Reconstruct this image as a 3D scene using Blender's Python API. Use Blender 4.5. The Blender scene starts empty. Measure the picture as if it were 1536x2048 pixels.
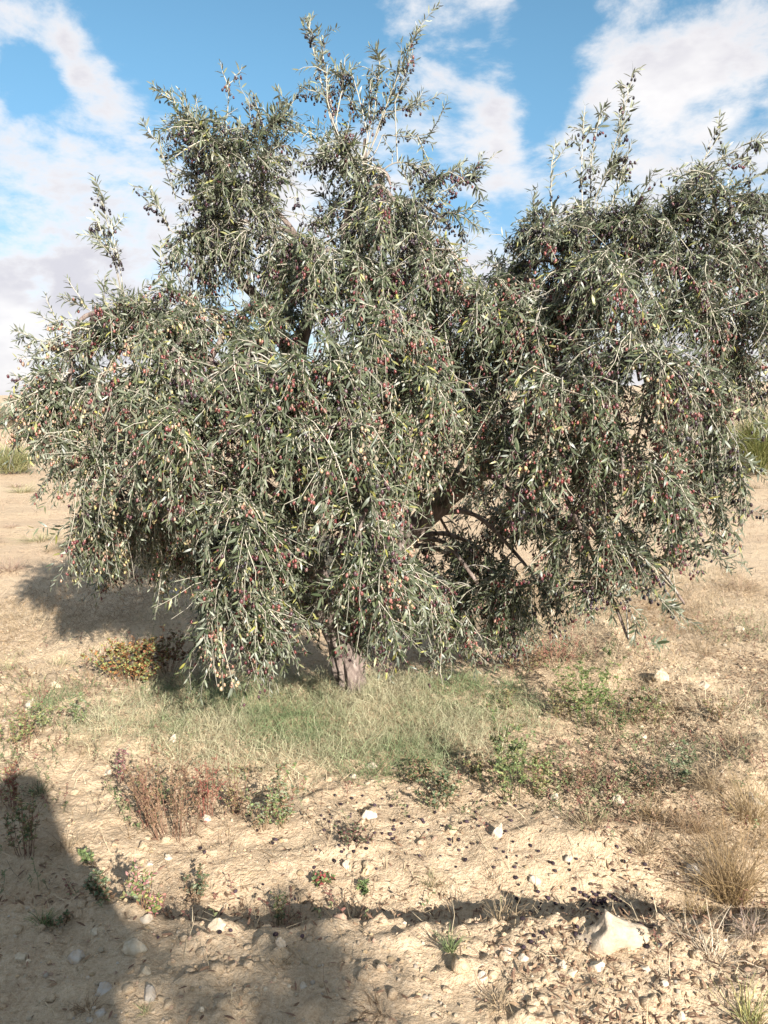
import bpy, math, random
import numpy as np
from mathutils import Vector, Matrix

random.seed(11)
RNG = np.random.default_rng(11)
R = math.radians
scene = bpy.context.scene
COL = scene.collection

# ------------------------------------------------------------------ camera
CAM_H, PITCH, FPX = 1.5, 8.6, 1547.0          # metres, degrees below the horizon, focal length in pixels of a 1536 x 2048 frame
cam_d = bpy.data.cameras.new('camera')
cam_d.sensor_fit = 'VERTICAL'; cam_d.sensor_height = 36.0; cam_d.sensor_width = 27.0
cam_d.lens = 36.0 * FPX / 2048.0
cam_d.clip_start = 0.02; cam_d.clip_end = 6000
cam = bpy.data.objects.new('camera', cam_d); COL.objects.link(cam)
cam.location = (0, 0, CAM_H); cam.rotation_euler = (R(90 - PITCH), 0, 0)
scene.camera = cam

# ------------------------------------------------------------------ light and exposure
SUN_AZ, SUN_EL = 26.0, 26.5                   # the sun stands behind the camera, this far round to its right
SUN_VEC = Vector((math.sin(R(SUN_AZ)) * math.cos(R(SUN_EL)), -math.cos(R(SUN_AZ)) * math.cos(R(SUN_EL)), math.sin(R(SUN_EL))))
sun_d = bpy.data.lights.new('sun', 'SUN'); sun_d.energy = 4.2; sun_d.angle = R(0.53); sun_d.color = (1.0, 0.95, 0.88)
sun = bpy.data.objects.new('sun', sun_d); COL.objects.link(sun)
sun.rotation_euler = (-SUN_VEC).to_track_quat('-Z', 'Y').to_euler()
sun.location = SUN_VEC * 30
scene.view_settings.view_transform = 'Standard'; scene.view_settings.look = 'None'
scene.view_settings.gamma = 1.0; scene.view_settings.use_curve_mapping = False
scene.view_settings.exposure = 1.48
scene.cycles.max_bounces = 5; scene.cycles.diffuse_bounces = 3; scene.cycles.transparent_max_bounces = 4
scene.cycles.use_adaptive_sampling = True; scene.cycles.adaptive_threshold = 0.015
scene.cycles.use_denoising = True
try:
    scene.cycles.denoiser = 'OPENIMAGEDENOISE'; scene.cycles.denoising_input_passes = 'RGB_ALBEDO_NORMAL'
    scene.cycles.denoising_prefilter = 'ACCURATE'
except Exception:
    pass

def pix_dir(px, py):
    p = R(PITCH)
    f = np.array((0, math.cos(p), -math.sin(p))); u = np.array((0, math.sin(p), math.cos(p)))
    return f + np.array((1, 0, 0)) * ((px - 768) / FPX) - u * ((py - 1024) / FPX)

# ------------------------------------------------------------------ sky with clouds
world = bpy.data.worlds.new('World'); scene.world = world; world.use_nodes = True
nt = world.node_tree; nt.nodes.clear()
N = lambda t: nt.nodes.new(t)
def wl(a, b): nt.links.new(a, b)
def wmath(op, a, b=None, c=None, clamp=False):
    n = N('ShaderNodeMath'); n.operation = op; n.use_clamp = clamp
    for i, v in enumerate((a, b, c)):
        if v is None: continue
        if isinstance(v, (int, float)): n.inputs[i].default_value = v
        else: wl(v, n.inputs[i])
    return n.outputs[0]
def wvec(op, a, b=None):
    n = N('ShaderNodeVectorMath'); n.operation = op
    for i, v in enumerate((a, b)):
        if v is None: continue
        if isinstance(v, (tuple, list)): n.inputs[i].default_value = v
        else: wl(v, n.inputs[i])
    return n
def wmix(fac, a, b):
    n = N('ShaderNodeMix'); n.data_type = 'RGBA'
    if isinstance(fac, (int, float)): n.inputs[0].default_value = fac
    else: wl(fac, n.inputs[0])
    for k, v in ((6, a), (7, b)):
        if isinstance(v, (tuple, list)): n.inputs[k].default_value = (*v, 1)
        else: wl(v, n.inputs[k])
    return n.outputs[2]
def wrange(v, a, b, c=0.0, d=1.0):
    n = N('ShaderNodeMapRange'); n.interpolation_type = 'SMOOTHSTEP'
    wl(v, n.inputs[0])
    for i, k in enumerate((a, b, c, d)): n.inputs[i + 1].default_value = k
    return n.outputs[0]
sky = N('ShaderNodeTexSky'); sky.sky_type = 'NISHITA'; sky.sun_disc = False
sky.sun_elevation = R(SUN_EL); sky.sun_rotation = R(180 - SUN_AZ)
sky.air_density = 1.0; sky.dust_density = 0.15; sky.ozone_density = 3.0; sky.altitude = 300
tc = N('ShaderNodeTexCoord')
dirn = tc.outputs['Generated']
sep = N('ShaderNodeSeparateXYZ'); wl(dirn, sep.inputs[0])
comb = wvec('MULTIPLY', dirn, (1.0, 1.0, 2.1))
def wnoise(vec, scale, detail, rough, dist=0.0, off=(0, 0, 0)):
    n = N('ShaderNodeTexNoise'); n.inputs['Scale'].default_value = scale; n.inputs['Detail'].default_value = detail
    n.inputs['Roughness'].default_value = rough; n.inputs['Distortion'].default_value = dist
    wl(wvec('ADD', vec, off).outputs[0], n.inputs['Vector']); return n
big = wnoise(comb.outputs[0], 1.6, 2, 0.5, 0.0, (3.1, 7.7, 0))
fine = wnoise(comb.outputs[0], 5.6, 8, 0.62, 0.2, (11.3, 2.2, 0))
warp = wnoise(dirn, 3.4, 4, 0.65, 0.0, (5, 5, 5))
wofs = wvec('SCALE', wvec('SUBTRACT', warp.outputs['Color'], (0.5, 0.5, 0.5)).outputs[0]); wofs.inputs['Scale'].default_value = 0.22
dwarp = wvec('ADD', dirn, wofs.outputs[0]).outputs[0]
# cloud banks and blue gaps where they hang in the sky: pixel of the view they are seen at, angular radius, weight
LOBES = [(165, 60, .07, .36), (50, 0, .06, .18), (225, 140, .05, .34), (340, 110, .06, -.4), (110, 190, .05, -.45), (40, 280, .07, .50), (230, 340, .09, .38), (110, 450, .10, .16), (110, 545, .03, -.4), (270, 470, .03, -.3),
         (345, 215, .05, .34), (850, 70, .065, .36), (1055, 85, .030, .5), (1000, 190, .075, .44), (1400, 150, .075, .46), (1330, 230, .085, .42), (1225, 165, .045, .34), (1500, 100, .045, .36), (1300, 0, .06, .2), (1480, 250, .06, -.3), (1420, 50, .05, -.35),
         (560, 430, .16, .22), (960, 540, .16, .22), (1450, 640, .16, .30), (120, 640, .16, .28),
         (430, 50, .11, -.5), (560, 120, .10, -.5), (700, 30, .06, -.3), (60, 170, .055, -.5), (1130, 220, .05, -.55), (1130, 60, .045, -.4), (920, 350, .05, -.40), (1130, 360, .04, -.3), (620, 280, .04, -.25)]
cov = wmath('ADD', wmath('MULTIPLY', big.outputs[0], 0.45), wmath('MULTIPLY', fine.outputs[0], 2.3))
cov = wmath('SUBTRACT', cov, 0.87)
for lx, ly, rad, wgt in LOBES:
    d = pix_dir(lx, ly); d = d / np.linalg.norm(d)
    dn = wvec('DISTANCE', dwarp, tuple(float(q) for q in d)).outputs['Value']
    cov = wmath('ADD', cov, wrange(dn, rad * 1.5, 0.0, 0.0, wgt * (0.50 if wgt > 0 else 0.80)))
hor = wrange(sep.outputs[2], 0.30, 0.02, 0.0, 0.14)
cov = wmath('ADD', cov, hor)
dens = wrange(cov, 0.35, 0.86)
thick = wrange(cov, 0.55, 1.0)
shade_n = wnoise(comb.outputs[0], 4.0, 5, 0.6, 0.0, (1.7, 9.1, 0))
thick = wmath('MULTIPLY', thick, wrange(shade_n.outputs[0], 0.30, 0.60))
CL = 5.9
cloud_c = wmix(thick, (CL * 1.0, CL * 0.975, CL * 0.965), (CL * 0.70, CL * 0.68, CL * 0.73))
tint = N('ShaderNodeMix'); tint.data_type = 'RGBA'; tint.blend_type = 'MULTIPLY'; tint.inputs[0].default_value = 1.0
wl(sky.outputs[0], tint.inputs[6]); wl(wmix(wrange(sep.outputs[2], 0.0, 0.40), (0.58, 0.60, 0.68), (0.80, 1.02, 0.92)), tint.inputs[7])
skyc = wmix(wmath('MULTIPLY', dens, 0.95), tint.outputs[2], cloud_c)
world.cycles.sampling_method = 'MANUAL'; world.cycles.sample_map_resolution = 256
bg = N('ShaderNodeBackground'); bg.inputs['Strength'].default_value = 0.066
wl(skyc, bg.inputs['Color'])
wo = N('ShaderNodeOutputWorld'); wl(bg.outputs[0], wo.inputs['Surface'])

# ------------------------------------------------------------------ numpy noise, terrain height
_T = np.random.default_rng(5).random((256, 256))
def vnoise(x, y):
    xi = np.floor(x).astype(int); yi = np.floor(y).astype(int)
    fx = x - xi; fy = y - yi
    fx = fx * fx * (3 - 2 * fx); fy = fy * fy * (3 - 2 * fy)
    a = _T[xi & 255, yi & 255]; b = _T[(xi + 1) & 255, yi & 255]; c = _T[xi & 255, (yi + 1) & 255]; d = _T[(xi + 1) & 255, (yi + 1) & 255]
    return (a * (1 - fx) + b * fx) * (1 - fy) + (c * (1 - fx) + d * fx) * fy - 0.5
def fbm(x, y, o=4, g=0.5):
    s = 0; a = 1.0
    for i in range(o):
        s = s + a * vnoise(x + 17.3 * i, y - 9.1 * i); x = x * 2.03; y = y * 2.03; a *= g
    return s
def sstep(a, b, v):
    t = np.clip((v - a) / (b - a), 0, 1); return t * t * (3 - 2 * t)
BANK = np.array([(1.30, 5.9), (1.42, 4.9), (1.36, 4.15), (1.50, 3.55), (1.62, 3.1), (1.35, 2.75)])
def seg_dist(x, y, pts):
    best = np.full(np.shape(x), 1e9)
    for (ax, ay), (bx, by) in zip(pts[:-1], pts[1:]):
        dx, dy = bx - ax, by - ay
        t = np.clip(((x - ax) * dx + (y - ay) * dy) / (dx * dx + dy * dy), 0, 1)
        best = np.minimum(best, np.hypot(x - ax - t * dx, y - ay - t * dy))
    return best
def height(x, y):
    x = np.asarray(x, float); y = np.asarray(y, float)
    near = 1 - sstep(7, 14, np.hypot(x, y - 3))
    yc = 1.93 + 0.10 * vnoise(x * 1.1 + 3.3, x * 0 + 0.5) + 0.07 * vnoise(x * 4.1 + 1.3, x * 0 + 7.5) - 0.03 * x
    amp = (0.80 + 0.55 * vnoise(x * 1.7 + 9.2, x * 0 + 2.5)) * (1 - sstep(2.2, 4.5, np.abs(x)))
    d = y - yc
    z = amp * np.where(d < 0, 0.115 * np.exp(-(d / 0.6) ** 2), 0.115 * (1 - sstep(0.0, 0.14, d)))
    z = z - amp * 0.075 * np.exp(-((d - 0.22) / 0.15) ** 2)
    bd = seg_dist(x, y, BANK) + 0.10 * vnoise(x * 5, y * 5)
    z = z + 0.075 * np.exp(-(bd / 0.16) ** 2)
    z = z + 0.05 * np.exp(-((x - 0.75) / 0.35) ** 2 - ((y - 2.45) / 0.10) ** 2)          # low step with a lit front
    z = z + near * (0.045 * fbm(x * 1.4, y * 1.4, 3) + 0.020 * fbm(x * 7, y * 7, 4, 0.68) * (1.2 - 0.6 * sstep(3, 6, y)))
    clod = np.maximum(fbm(x * 19 + 4, y * 19, 3), 0.05)
    z = z + near * 0.030 * (clod - 0.05) * (0.5 + 1.2 * np.exp(-(np.minimum(d, 0.0) / 0.8) ** 2) * (d < 0.05))
    far = sstep(10, 60, np.hypot(x, y))
    z = z + far * 0.14 * fbm(x * 0.03, y * 0.03, 2)
    z = z + 7.5 * np.exp(-((x - 190) / 150) ** 2 - ((y - 330) / 70) ** 2)                 # a low sandy rise far off
    rut = np.sin(y * 2.1 + 2.5 * vnoise(x * 0.3, y * 0.3)) * sstep(6.5, 8.5, y) * (1 - sstep(20, 30, y))
    gm = np.clip(1.1 - ((x + 0.33) / 1.05) ** 2 - ((y - 3.5) / 0.55) ** 2, 0, 1)
    return z + 0.012 * rut * (0.5 + vnoise(x * .4, y * .4)) + 0.015 * gm
def H(x, y): return float(height(np.array([x]), np.array([y]))[0])
def G(px, py):
    """the point of the ground seen at a pixel of the photograph"""
    d = pix_dir(px, py); t = np.linspace(0.8, 60, 9000)
    z = CAM_H + d[2] * t; h = height(d[0] * t, d[1] * t)
    k = np.argmax(z < h) if (z < h).any() else -1
    return Vector((d[0] * t[k], d[1] * t[k], float(h[k])))
def P(px, py, y):
    d = pix_dir(px, py); t = y / d[1]
    return np.array((d[0] * t, y, CAM_H + d[2] * t))
def mpp(y): return y / FPX * 1.01                     # metres per photograph pixel at forward distance y

# ------------------------------------------------------------------ materials
def new_mat(name):
    m = bpy.data.materials.new(name); m.use_nodes = True
    t = m.node_tree; b = t.nodes['Principled BSDF']; return m, t, b
def tn(t, typ, **kw):
    n = t.nodes.new(typ)
    for k, v in kw.items(): setattr(n, k, v)
    return n
def noise_node(t, vec, scale, detail=4, rough=0.55, dist=0.0):
    n = t.nodes.new('ShaderNodeTexNoise'); n.inputs['Scale'].default_value = scale; n.inputs['Detail'].default_value = detail
    n.inputs['Roughness'].default_value = rough; n.inputs['Distortion'].default_value = dist
    t.links.new(vec, n.inputs['Vector']); return n
def ramp(t, fac, stops):
    n = t.nodes.new('ShaderNodeValToRGB'); t.links.new(fac, n.inputs[0])
    e = n.color_ramp.elements
    e[0].position, e[0].color = stops[0][0], (*stops[0][1], 1)
    e[1].position, e[1].color = stops[-1][0], (*stops[-1][1], 1)
    for p, c in stops[1:-1]:
        q = e.new(p); q.color = (*c, 1)
    return n.outputs[0]
def mixc(t, fac, a, b, blend='MIX'):
    n = t.nodes.new('ShaderNodeMix'); n.data_type = 'RGBA'; n.blend_type = blend
    if isinstance(fac, (int, float)): n.inputs[0].default_value = fac
    else: t.links.new(fac, n.inputs[0])
    for k, v in ((6, a), (7, b)):
        if isinstance(v, (tuple, list)): n.inputs[k].default_value = (*v, 1)
        else: t.links.new(v, n.inputs[k])
    return n.outputs[2]
def bump(t, b, h, strength, dist):
    n = t.nodes.new('ShaderNodeBump'); n.inputs['Strength'].default_value = strength; n.inputs['Distance'].default_value = dist
    t.links.new(h, n.inputs['Height']); t.links.new(n.outputs[0], b.inputs['Normal'])

def mat_ground():
    m, t, b = new_mat('sandy_soil')
    pos = tn(t, 'ShaderNodeNewGeometry').outputs['Position']
    a = noise_node(t, pos, 0.7, 5, 0.6); c = noise_node(t, pos, 6, 6, 0.65); f = noise_node(t, pos, 70, 5, 0.7); g = noise_node(t, pos, 260, 3, 0.7)
    base = ramp(t, a.outputs[0], [(0.36, (0.48, 0.33, 0.19)), (0.5, (0.56, 0.405, 0.25)), (0.66, (0.63, 0.485, 0.32))])
    base = mixc(t, ramp(t, c.outputs[0], [(0.40, (0, 0, 0)), (0.72, (1, 1, 1))]), base, (0.42, 0.275, 0.165))
    base = mixc(t, 0.55, base, ramp(t, f.outputs[0], [(0.3, (0.27, 0.18, 0.11)), (0.48, (0.56, 0.42, 0.28)), (0.70, (0.76, 0.63, 0.47))]))
    base = mixc(t, 0.25, base, ramp(t, g.outputs[0], [(0.35, (0.24, 0.16, 0.09)), (0.65, (0.76, 0.61, 0.42))]))
    # dry stubble tints far from the tree
    sep = tn(t, 'ShaderNodeSeparateXYZ'); t.links.new(pos, sep.inputs[0])
    mp = tn(t, 'ShaderNodeMapping'); t.links.new(pos, mp.inputs[0]); mp.inputs['Scale'].default_value = (0.35, 1.0, 1)
    s = noise_node(t, mp.outputs[0], 0.55, 6, 0.65)
    mr = tn(t, 'ShaderNodeMapRange'); t.links.new(sep.outputs[1], mr.inputs[0])
    for i, v in enumerate((4.5, 8.0, 0.0, 1.0)): mr.inputs[i + 1].default_value = v
    mm = tn(t, 'ShaderNodeMath', operation='MULTIPLY'); t.links.new(mr.outputs[0], mm.inputs[0])
    t.links.new(ramp(t, s.outputs[0], [(0.48, (0, 0, 0)), (0.64, (0.5, 0.5, 0.5))]), mm.inputs[1])
    base = mixc(t, mm.outputs[0], base, (0.40, 0.28, 0.19))
    t.links.new(base, b.inputs['Base Color']); b.inputs['Roughness'].default_value = 0.95
    b.inputs['Specular IOR Level'].default_value = 0.15
    ad = tn(t, 'ShaderNodeMath', operation='MULTIPLY_ADD'); t.links.new(c.outputs[0], ad.inputs[0]); ad.inputs[1].default_value = 2.5; t.links.new(f.outputs[0], ad.inputs[2])
    bump(t, b, ad.outputs[0], 0.9, 0.016)
    return m
def mat_attr(name, rough=0.6, spec=0.3, back=None, trans=0.0, noise=0.0, nscale=60, sub=0.0):
    m, t, b = new_mat(name)
    at = tn(t, 'ShaderNodeAttribute', attribute_name='tint').outputs['Color']
    colr = at
    if noise:
        n = noise_node(t, tn(t, 'ShaderNodeNewGeometry').outputs['Position'], nscale, 4, 0.6)
        colr = mixc(t, noise, at, ramp(t, n.outputs[0], [(0.3, (0.25, 0.25, 0.25)), (0.7, (1.4, 1.4, 1.4))]), 'MULTIPLY')
    if back:
        bf = tn(t, 'ShaderNodeNewGeometry').outputs['Backfacing']
        colr = mixc(t, bf, colr, mixc(t, 0.78, colr, back))
    t.links.new(colr, b.inputs['Base Color']); b.inputs['Roughness'].default_value = rough; b.inputs['Specular IOR Level'].default_value = spec
    if trans:
        tr = tn(t, 'ShaderNodeBsdfTranslucent'); t.links.new(colr, tr.inputs[0])
        mx = tn(t, 'ShaderNodeMixShader'); mx.inputs[0].default_value = trans
        t.links.new(b.outputs[0], mx.inputs[1]); t.links.new(tr.outputs[0], mx.inputs[2])
        t.links.new(mx.outputs[0], t.nodes['Material Output'].inputs['Surface'])
    return m
def mat_bark():
    m, t, b = new_mat('olive_bark')
    pos = tn(t, 'ShaderNodeTexCoord').outputs['Object']
    mp = tn(t, 'ShaderNodeMapping'); t.links.new(pos, mp.inputs[0]); mp.inputs['Scale'].default_value = (1, 1, 0.35)
    n = noise_node(t, mp.outputs[0], 28, 7, 0.68, 0.6); k = noise_node(t, pos, 6, 3)
    c = ramp(t, n.outputs[0], [(0.34, (0.055, 0.042, 0.034)), (0.50, (0.20, 0.155, 0.13)), (0.72, (0.40, 0.335, 0.29))])
    c = mixc(t, ramp(t, k.outputs[0], [(0.45, (0, 0, 0)), (0.7, (0.6, 0.6, 0.6))]), c, (0.30, 0.22, 0.19))
    t.links.new(c, b.inputs['Base Color']); b.inputs['Roughness'].default_value = 0.9; b.inputs['Specular IOR Level'].default_value = 0.2
    bump(t, b, n.outputs[0], 0.9, 0.02); return m
def mat_stone():
    m, t, b = new_mat('limestone')
    pos = tn(t, 'ShaderNodeTexCoord').outputs['Object']
    at = tn(t, 'ShaderNodeAttribute', attribute_name='tint').outputs['Color']
    n = noise_node(t, pos, 40, 7, 0.7); k = noise_node(t, pos, 14, 4, 0.6, 0.8)
    c = mixc(t, 0.7, at, ramp(t, n.outputs[0], [(0.32, (0.55, 0.48, 0.42)), (0.55, (1.0, 1.0, 1.0)), (0.75, (1.15, 1.15, 1.15))]), 'MULTIPLY')
    c = mixc(t, ramp(t, k.outputs[0], [(0.44, (0, 0, 0)), (0.62, (0.8, 0.8, 0.8))]), c, (0.50, 0.37, 0.24))
    t.links.new(c, b.inputs['Base Color']); b.inputs['Roughness'].default_value = 0.9; b.inputs['Specular IOR Level'].default_value = 0.2
    bump(t, b, n.outputs[0], 0.7, 0.008); return m
M = {'soil': mat_ground(), 'bark': mat_bark(), 'stone': mat_stone(),
     'leaf': mat_attr('olive_leaf', 0.42, 0.5, back=(0.34, 0.36, 0.28), trans=0.10),
     'twig': mat_attr('olive_twig', 0.8, 0.25), 'olive': mat_attr('olive_skin', 0.33, 0.5, noise=0.25, nscale=120),
     'grass': mat_attr('grass_blade', 0.65, 0.25, trans=0.15), 'weed': mat_attr('weed_leaf', 0.6, 0.3, trans=0.15, noise=0.3, nscale=90),
     'stem': mat_attr('weed_stem', 0.7, 0.25), 'litter': mat_attr('dry_litter', 0.85, 0.2)}

# ------------------------------------------------------------------ mesh helpers
class MB:
    """collects numpy geometry; build() links it as one mesh object"""
    def __init__(s): s.v = []; s.c = []; s.l = []; s.n = []; s.k = 0
    def add(s, v, f, c):
        v = np.asarray(v, float).reshape(-1, 3); f = np.asarray(f, int)
        s.v.append(v); s.l.append((f + s.k).ravel()); s.n.append(np.full(len(f), f.shape[1])); s.k += len(v)
        c = np.asarray(c, float); s.c.append(np.broadcast_to(c, v.shape) if c.ndim == 1 else c)
    def mesh(s, name, mats, smooth=True):
        me = bpy.data.meshes.new(name)
        v = np.concatenate(s.v); l = np.concatenate(s.l); n = np.concatenate(s.n); c = np.concatenate(s.c)
        me.vertices.add(len(v)); me.vertices.foreach_set('co', v.astype(np.float32).ravel())
        me.loops.add(len(l)); me.loops.foreach_set('vertex_index', l.astype(np.int32))
        me.polygons.add(len(n)); st = np.concatenate(([0], np.cumsum(n)[:-1]))
        me.polygons.foreach_set('loop_start', st.astype(np.int32)); me.polygons.foreach_set('loop_total', n.astype(np.int32))
        me.polygons.foreach_set('use_smooth', np.full(len(n), smooth))
        a = me.attributes.new('tint', 'FLOAT_COLOR', 'POINT')
        a.data.foreach_set('color', np.concatenate((c, np.ones((len(c), 1))), 1).astype(np.float32).ravel())
        me.update(calc_edges=True)
        for q in (mats if isinstance(mats, (list, tuple)) else [mats]): me.materials.append(q)
        return me
    def build(s, name, mat, parent=None, smooth=True, loc=None):
        o = bpy.data.objects.new(name, s.mesh(name, mat, smooth)); COL.objects.link(o)
        if parent is not None: o.parent = parent
        if loc is not None: o.location = loc
        return o
def tag(o, label=None, cat=None, group=None, kind=None):
    for k, v in (('label', label), ('category', cat), ('group', group), ('kind', kind)):
        if v: o[k] = v
    return o
def empty(name, loc, label, cat, group=None):
    o = bpy.data.objects.new(name, None); COL.objects.link(o); o.location = loc; o.empty_display_size = 0.1
    return tag(o, label, cat, group)
def norm(a): return a / np.maximum(np.linalg.norm(a, axis=-1, keepdims=True), 1e-9)
def tubes(mb, pts, rad, k, col):
    """pts (N,m,3), rad (N,m): N tubes with k sides"""
    pts = np.asarray(pts, float); rad = np.asarray(rad, float); n, m, _ = pts.shape
    t = norm(np.gradient(pts, axis=1))
    ref = np.where(np.abs(t[..., 2:3]) > 0.8, np.array((1., 0.2, 0)), np.array((0.1, 0, 1.)))
    a = norm(np.cross(t, ref)); b = np.cross(t, a)
    ang = np.arange(k) / k * 2 * math.pi
    v = pts[:, :, None] + rad[:, :, None, None] * (a[:, :, None] * np.cos(ang)[:, None] + b[:, :, None] * np.sin(ang)[:, None])
    i, j, q = np.meshgrid(np.arange(n), np.arange(m - 1), np.arange(k), indexing='ij')
    base = i * m * k + j * k; q2 = (q + 1) % k
    f = np.stack((base + q, base + q2, base + k + q2, base + k + q), -1).reshape(-1, 4)
    col = np.asarray(col, float)
    if col.ndim == 2: col = np.repeat(col, m * k, 0)
    mb.add(v, f, col)
LEAF_T = np.array([(0, 0, 0), (.28, -.46, .03), (.28, .46, .03), (.66, -.40, .045), (.66, .40, .045), (1, 0, -.02)])
LEAF_F3 = np.array([(0, 1, 2), (3, 5, 4)]); LEAF_F4 = np.array([(1, 3, 4, 2)])
def leaves(mb, org, ax, nrm, L, W, col):
    """flat-bladed leaves: origin, axis, upper-side normal, length, width, colour"""
    ax = norm(ax); nz = norm(nrm - ax * np.sum(nrm * ax, 1, keepdims=True)); sd = np.cross(nz, ax)
    T = LEAF_T; n = len(org)
    bend = RNG.uniform(-0.10, 0.16, (n, 1, 1))
    z = T[None, :, 2:3] - bend * T[None, :, 0:1] ** 2
    v = org[:, None] + ax[:, None] * (T[None, :, 0:1] * L[:, None, None]) + sd[:, None] * (T[None, :, 1:2] * W[:, None, None]) + nz[:, None] * (z * L[:, None, None])
    k = (np.arange(n) * 6)[:, None, None]
    c = np.repeat(col, 6, 0)
    f3 = (LEAF_F3[None] + k).reshape(-1, 3); f4 = (LEAF_F4[None] + k).reshape(-1, 4)
    mb.v.append(v.reshape(-1, 3)); mb.c.append(c)
    mb.l += [(f3 + mb.k).ravel(), (f4 + mb.k).ravel()]; mb.n += [np.full(len(f3), 3), np.full(len(f4), 4)]; mb.k += n * 6
def sphere_t(ns, nr):
    v = [(0, 0, 1)]
    for i in range(1, nr):
        a = math.pi * i / nr
        for j in range(ns):
            b = 2 * math.pi * (j + 0.5 * (i % 2)) / ns; v.append((math.sin(a) * math.cos(b), math.sin(a) * math.sin(b), math.cos(a)))
    v.append((0, 0, -1)); f = []
    for j in range(ns): f.append((0, 1 + j, 1 + (j + 1) % ns))
    for i in range(nr - 2):
        for j in range(ns):
            a, b = 1 + i * ns + j, 1 + i * ns + (j + 1) % ns
            f += [(a, a + ns, b), (b, a + ns, b + ns)]
    e = len(v) - 1; s = 1 + (nr - 2) * ns
    for j in range(ns): f.append((s + j, e, s + (j + 1) % ns))
    return np.array(v, float), np.array(f)
def drupes(mb, cen, ax, L, D, col, ns=6, nr=5):
    sv, sf = sphere_t(ns, nr); n = len(cen)
    ax = norm(ax); a = norm(np.cross(ax, np.array((0.3, 1, 0.1)))); b = np.cross(ax, a)
    taper = 1 - 0.10 * sv[:, 2]
    v = cen[:, None] + ax[:, None] * (sv[None, :, 2:3] * L[:, None, None] / 2) + (a[:, None] * (sv[:, 0] * taper)[None, :, None] + b[:, None] * (sv[:, 1] * taper)[None, :, None]) * D[:, None, None] / 2
    f = (sf[None] + (np.arange(n) * len(sv))[:, None, None]).reshape(-1, 3)
    mb.add(v.reshape(-1, 3), f, np.repeat(col, len(sv), 0))

# ------------------------------------------------------------------ ground
def build_ground():
    def axis(fine_lo, fine_hi, step, lo, hi, g=1.16):
        a = list(np.arange(fine_lo, fine_hi, step)); s = step; v = a[-1]
        while v < hi: s *= g; v += s; a.append(v)
        s = step; v = a[0]; b = []
        while v > lo: s *= g; v -= s; b.append(v)
        return np.array(b[::-1] + a)
    xs = axis(-2.3, 2.3, 0.017, -2500, 2500)
    ys = axis(1.3, 3.2, 0.012, -60, 1.25, 1.10)
    s = 0.011; v = ys[-1]; ex = []
    while v < 3500: s *= 1.02 if v < 20 else 1.15; v += s; ex.append(v)
    ys = np.concatenate((ys, ex)); X, Y = np.meshgrid(xs, ys)
    Z = height(X, Y); nx, ny = len(xs), len(ys)
    i, j = np.meshgrid(np.arange(ny - 1), np.arange(nx - 1), indexing='ij'); b = i * nx + j
    mb = MB(); mb.add(np.stack((X, Y, Z), -1).reshape(-1, 3), np.stack((b, b + 1, b + nx + 1, b + nx), -1).reshape(-1, 4), (0.5, 0.4, 0.25))
    o = mb.build('ground', M['soil']); o['kind'] = 'structure'
    print('ground verts', nx * ny); return o
build_ground()
# ------------------------------------------------------------------ the olive tree
BASE = np.array(G(702, 1388))
def project(p):
    """world points to photograph pixels and distance"""
    q = R(PITCH); d = p - np.array((0, 0, CAM_H))
    dep = d[:, 1] * math.cos(q) - d[:, 2] * math.sin(q); up = d[:, 1] * math.sin(q) + d[:, 2] * math.cos(q)
    return 768 + FPX * d[:, 0] / dep, 1024 - FPX * up / dep, dep
LIMBS = {
 'trunk': [(704, 1400, 3.77, .064), (698, 1340, 3.79, .062), (680, 1265, 3.84, .064), (656, 1195, 3.87, .064)],
 'A': [(664, 1232, 3.86, .062), (626, 1130, 3.9, .056), (608, 1010, 3.92, .050), (590, 860, 3.9, .044), (600, 700, 3.85, .036), (628, 570, 3.85, .024), (600, 485, 3.80, .016), (545, 410, 3.80, .010), (500, 330, 3.8, .006)],
 'B': [(668, 1240, 3.86, .062), (740, 1140, 3.86, .058), (820, 1070, 3.86, .058), (885, 1003, 3.85, .054), (990, 915, 3.8, .044), (1060, 800, 3.75, .036), (1110, 660, 3.75, .025), (1180, 520, 3.75, .016), (1225, 430, 3.75, .009)],
 'C': [(862, 1028, 3.85, .044), (812, 962, 3.8, .040), (782, 820, 3.75, .034), (750, 650, 3.72, .028), (690, 480, 3.75, .020), (722, 370, 3.75, .013), (735, 280, 3.76, .007)],
 'D': [(608, 1010, 3.92, .038), (520, 860, 3.75, .034), (430, 740, 3.6, .027), (330, 660, 3.5, .018), (240, 620, 3.45, .010)],
 'E': [(595, 800, 3.88, .034), (550, 640, 3.92, .028), (480, 560, 3.85, .022), (430, 470, 3.82, .015), (420, 350, 3.8, .009)],
 'F': [(990, 915, 3.8, .036), (1120, 770, 3.55, .030), (1260, 690, 3.48, .024), (1380, 600, 3.6, .017), (1450, 490, 3.7, .010)],
 'I': [(1120, 770, 3.55, .024), (1270, 720, 3.72, .018), (1390, 760, 3.6, .011)],
}
def catmull(p, n):
    p = np.asarray(p, float); q = np.concatenate((2 * p[:1] - p[1:2], p, 2 * p[-1:] - p[-2:-1])); out = []
    for i in range(1, len(q) - 2):
        for t in np.linspace(0, 1, n, endpoint=False):
            a, b, c, d = q[i - 1:i + 3]
            out.append(0.5 * ((2 * b) + (c - a) * t + (2 * a - 5 * b + 4 * c - d) * t * t + (3 * b - a - 3 * c + d) * t ** 3))
    out.append(p[-1]); return np.array(out)
olive = empty('olive_tree', tuple(BASE), 'large olive tree with drooping branches full of red, yellow and black olives', 'olive tree')
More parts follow.
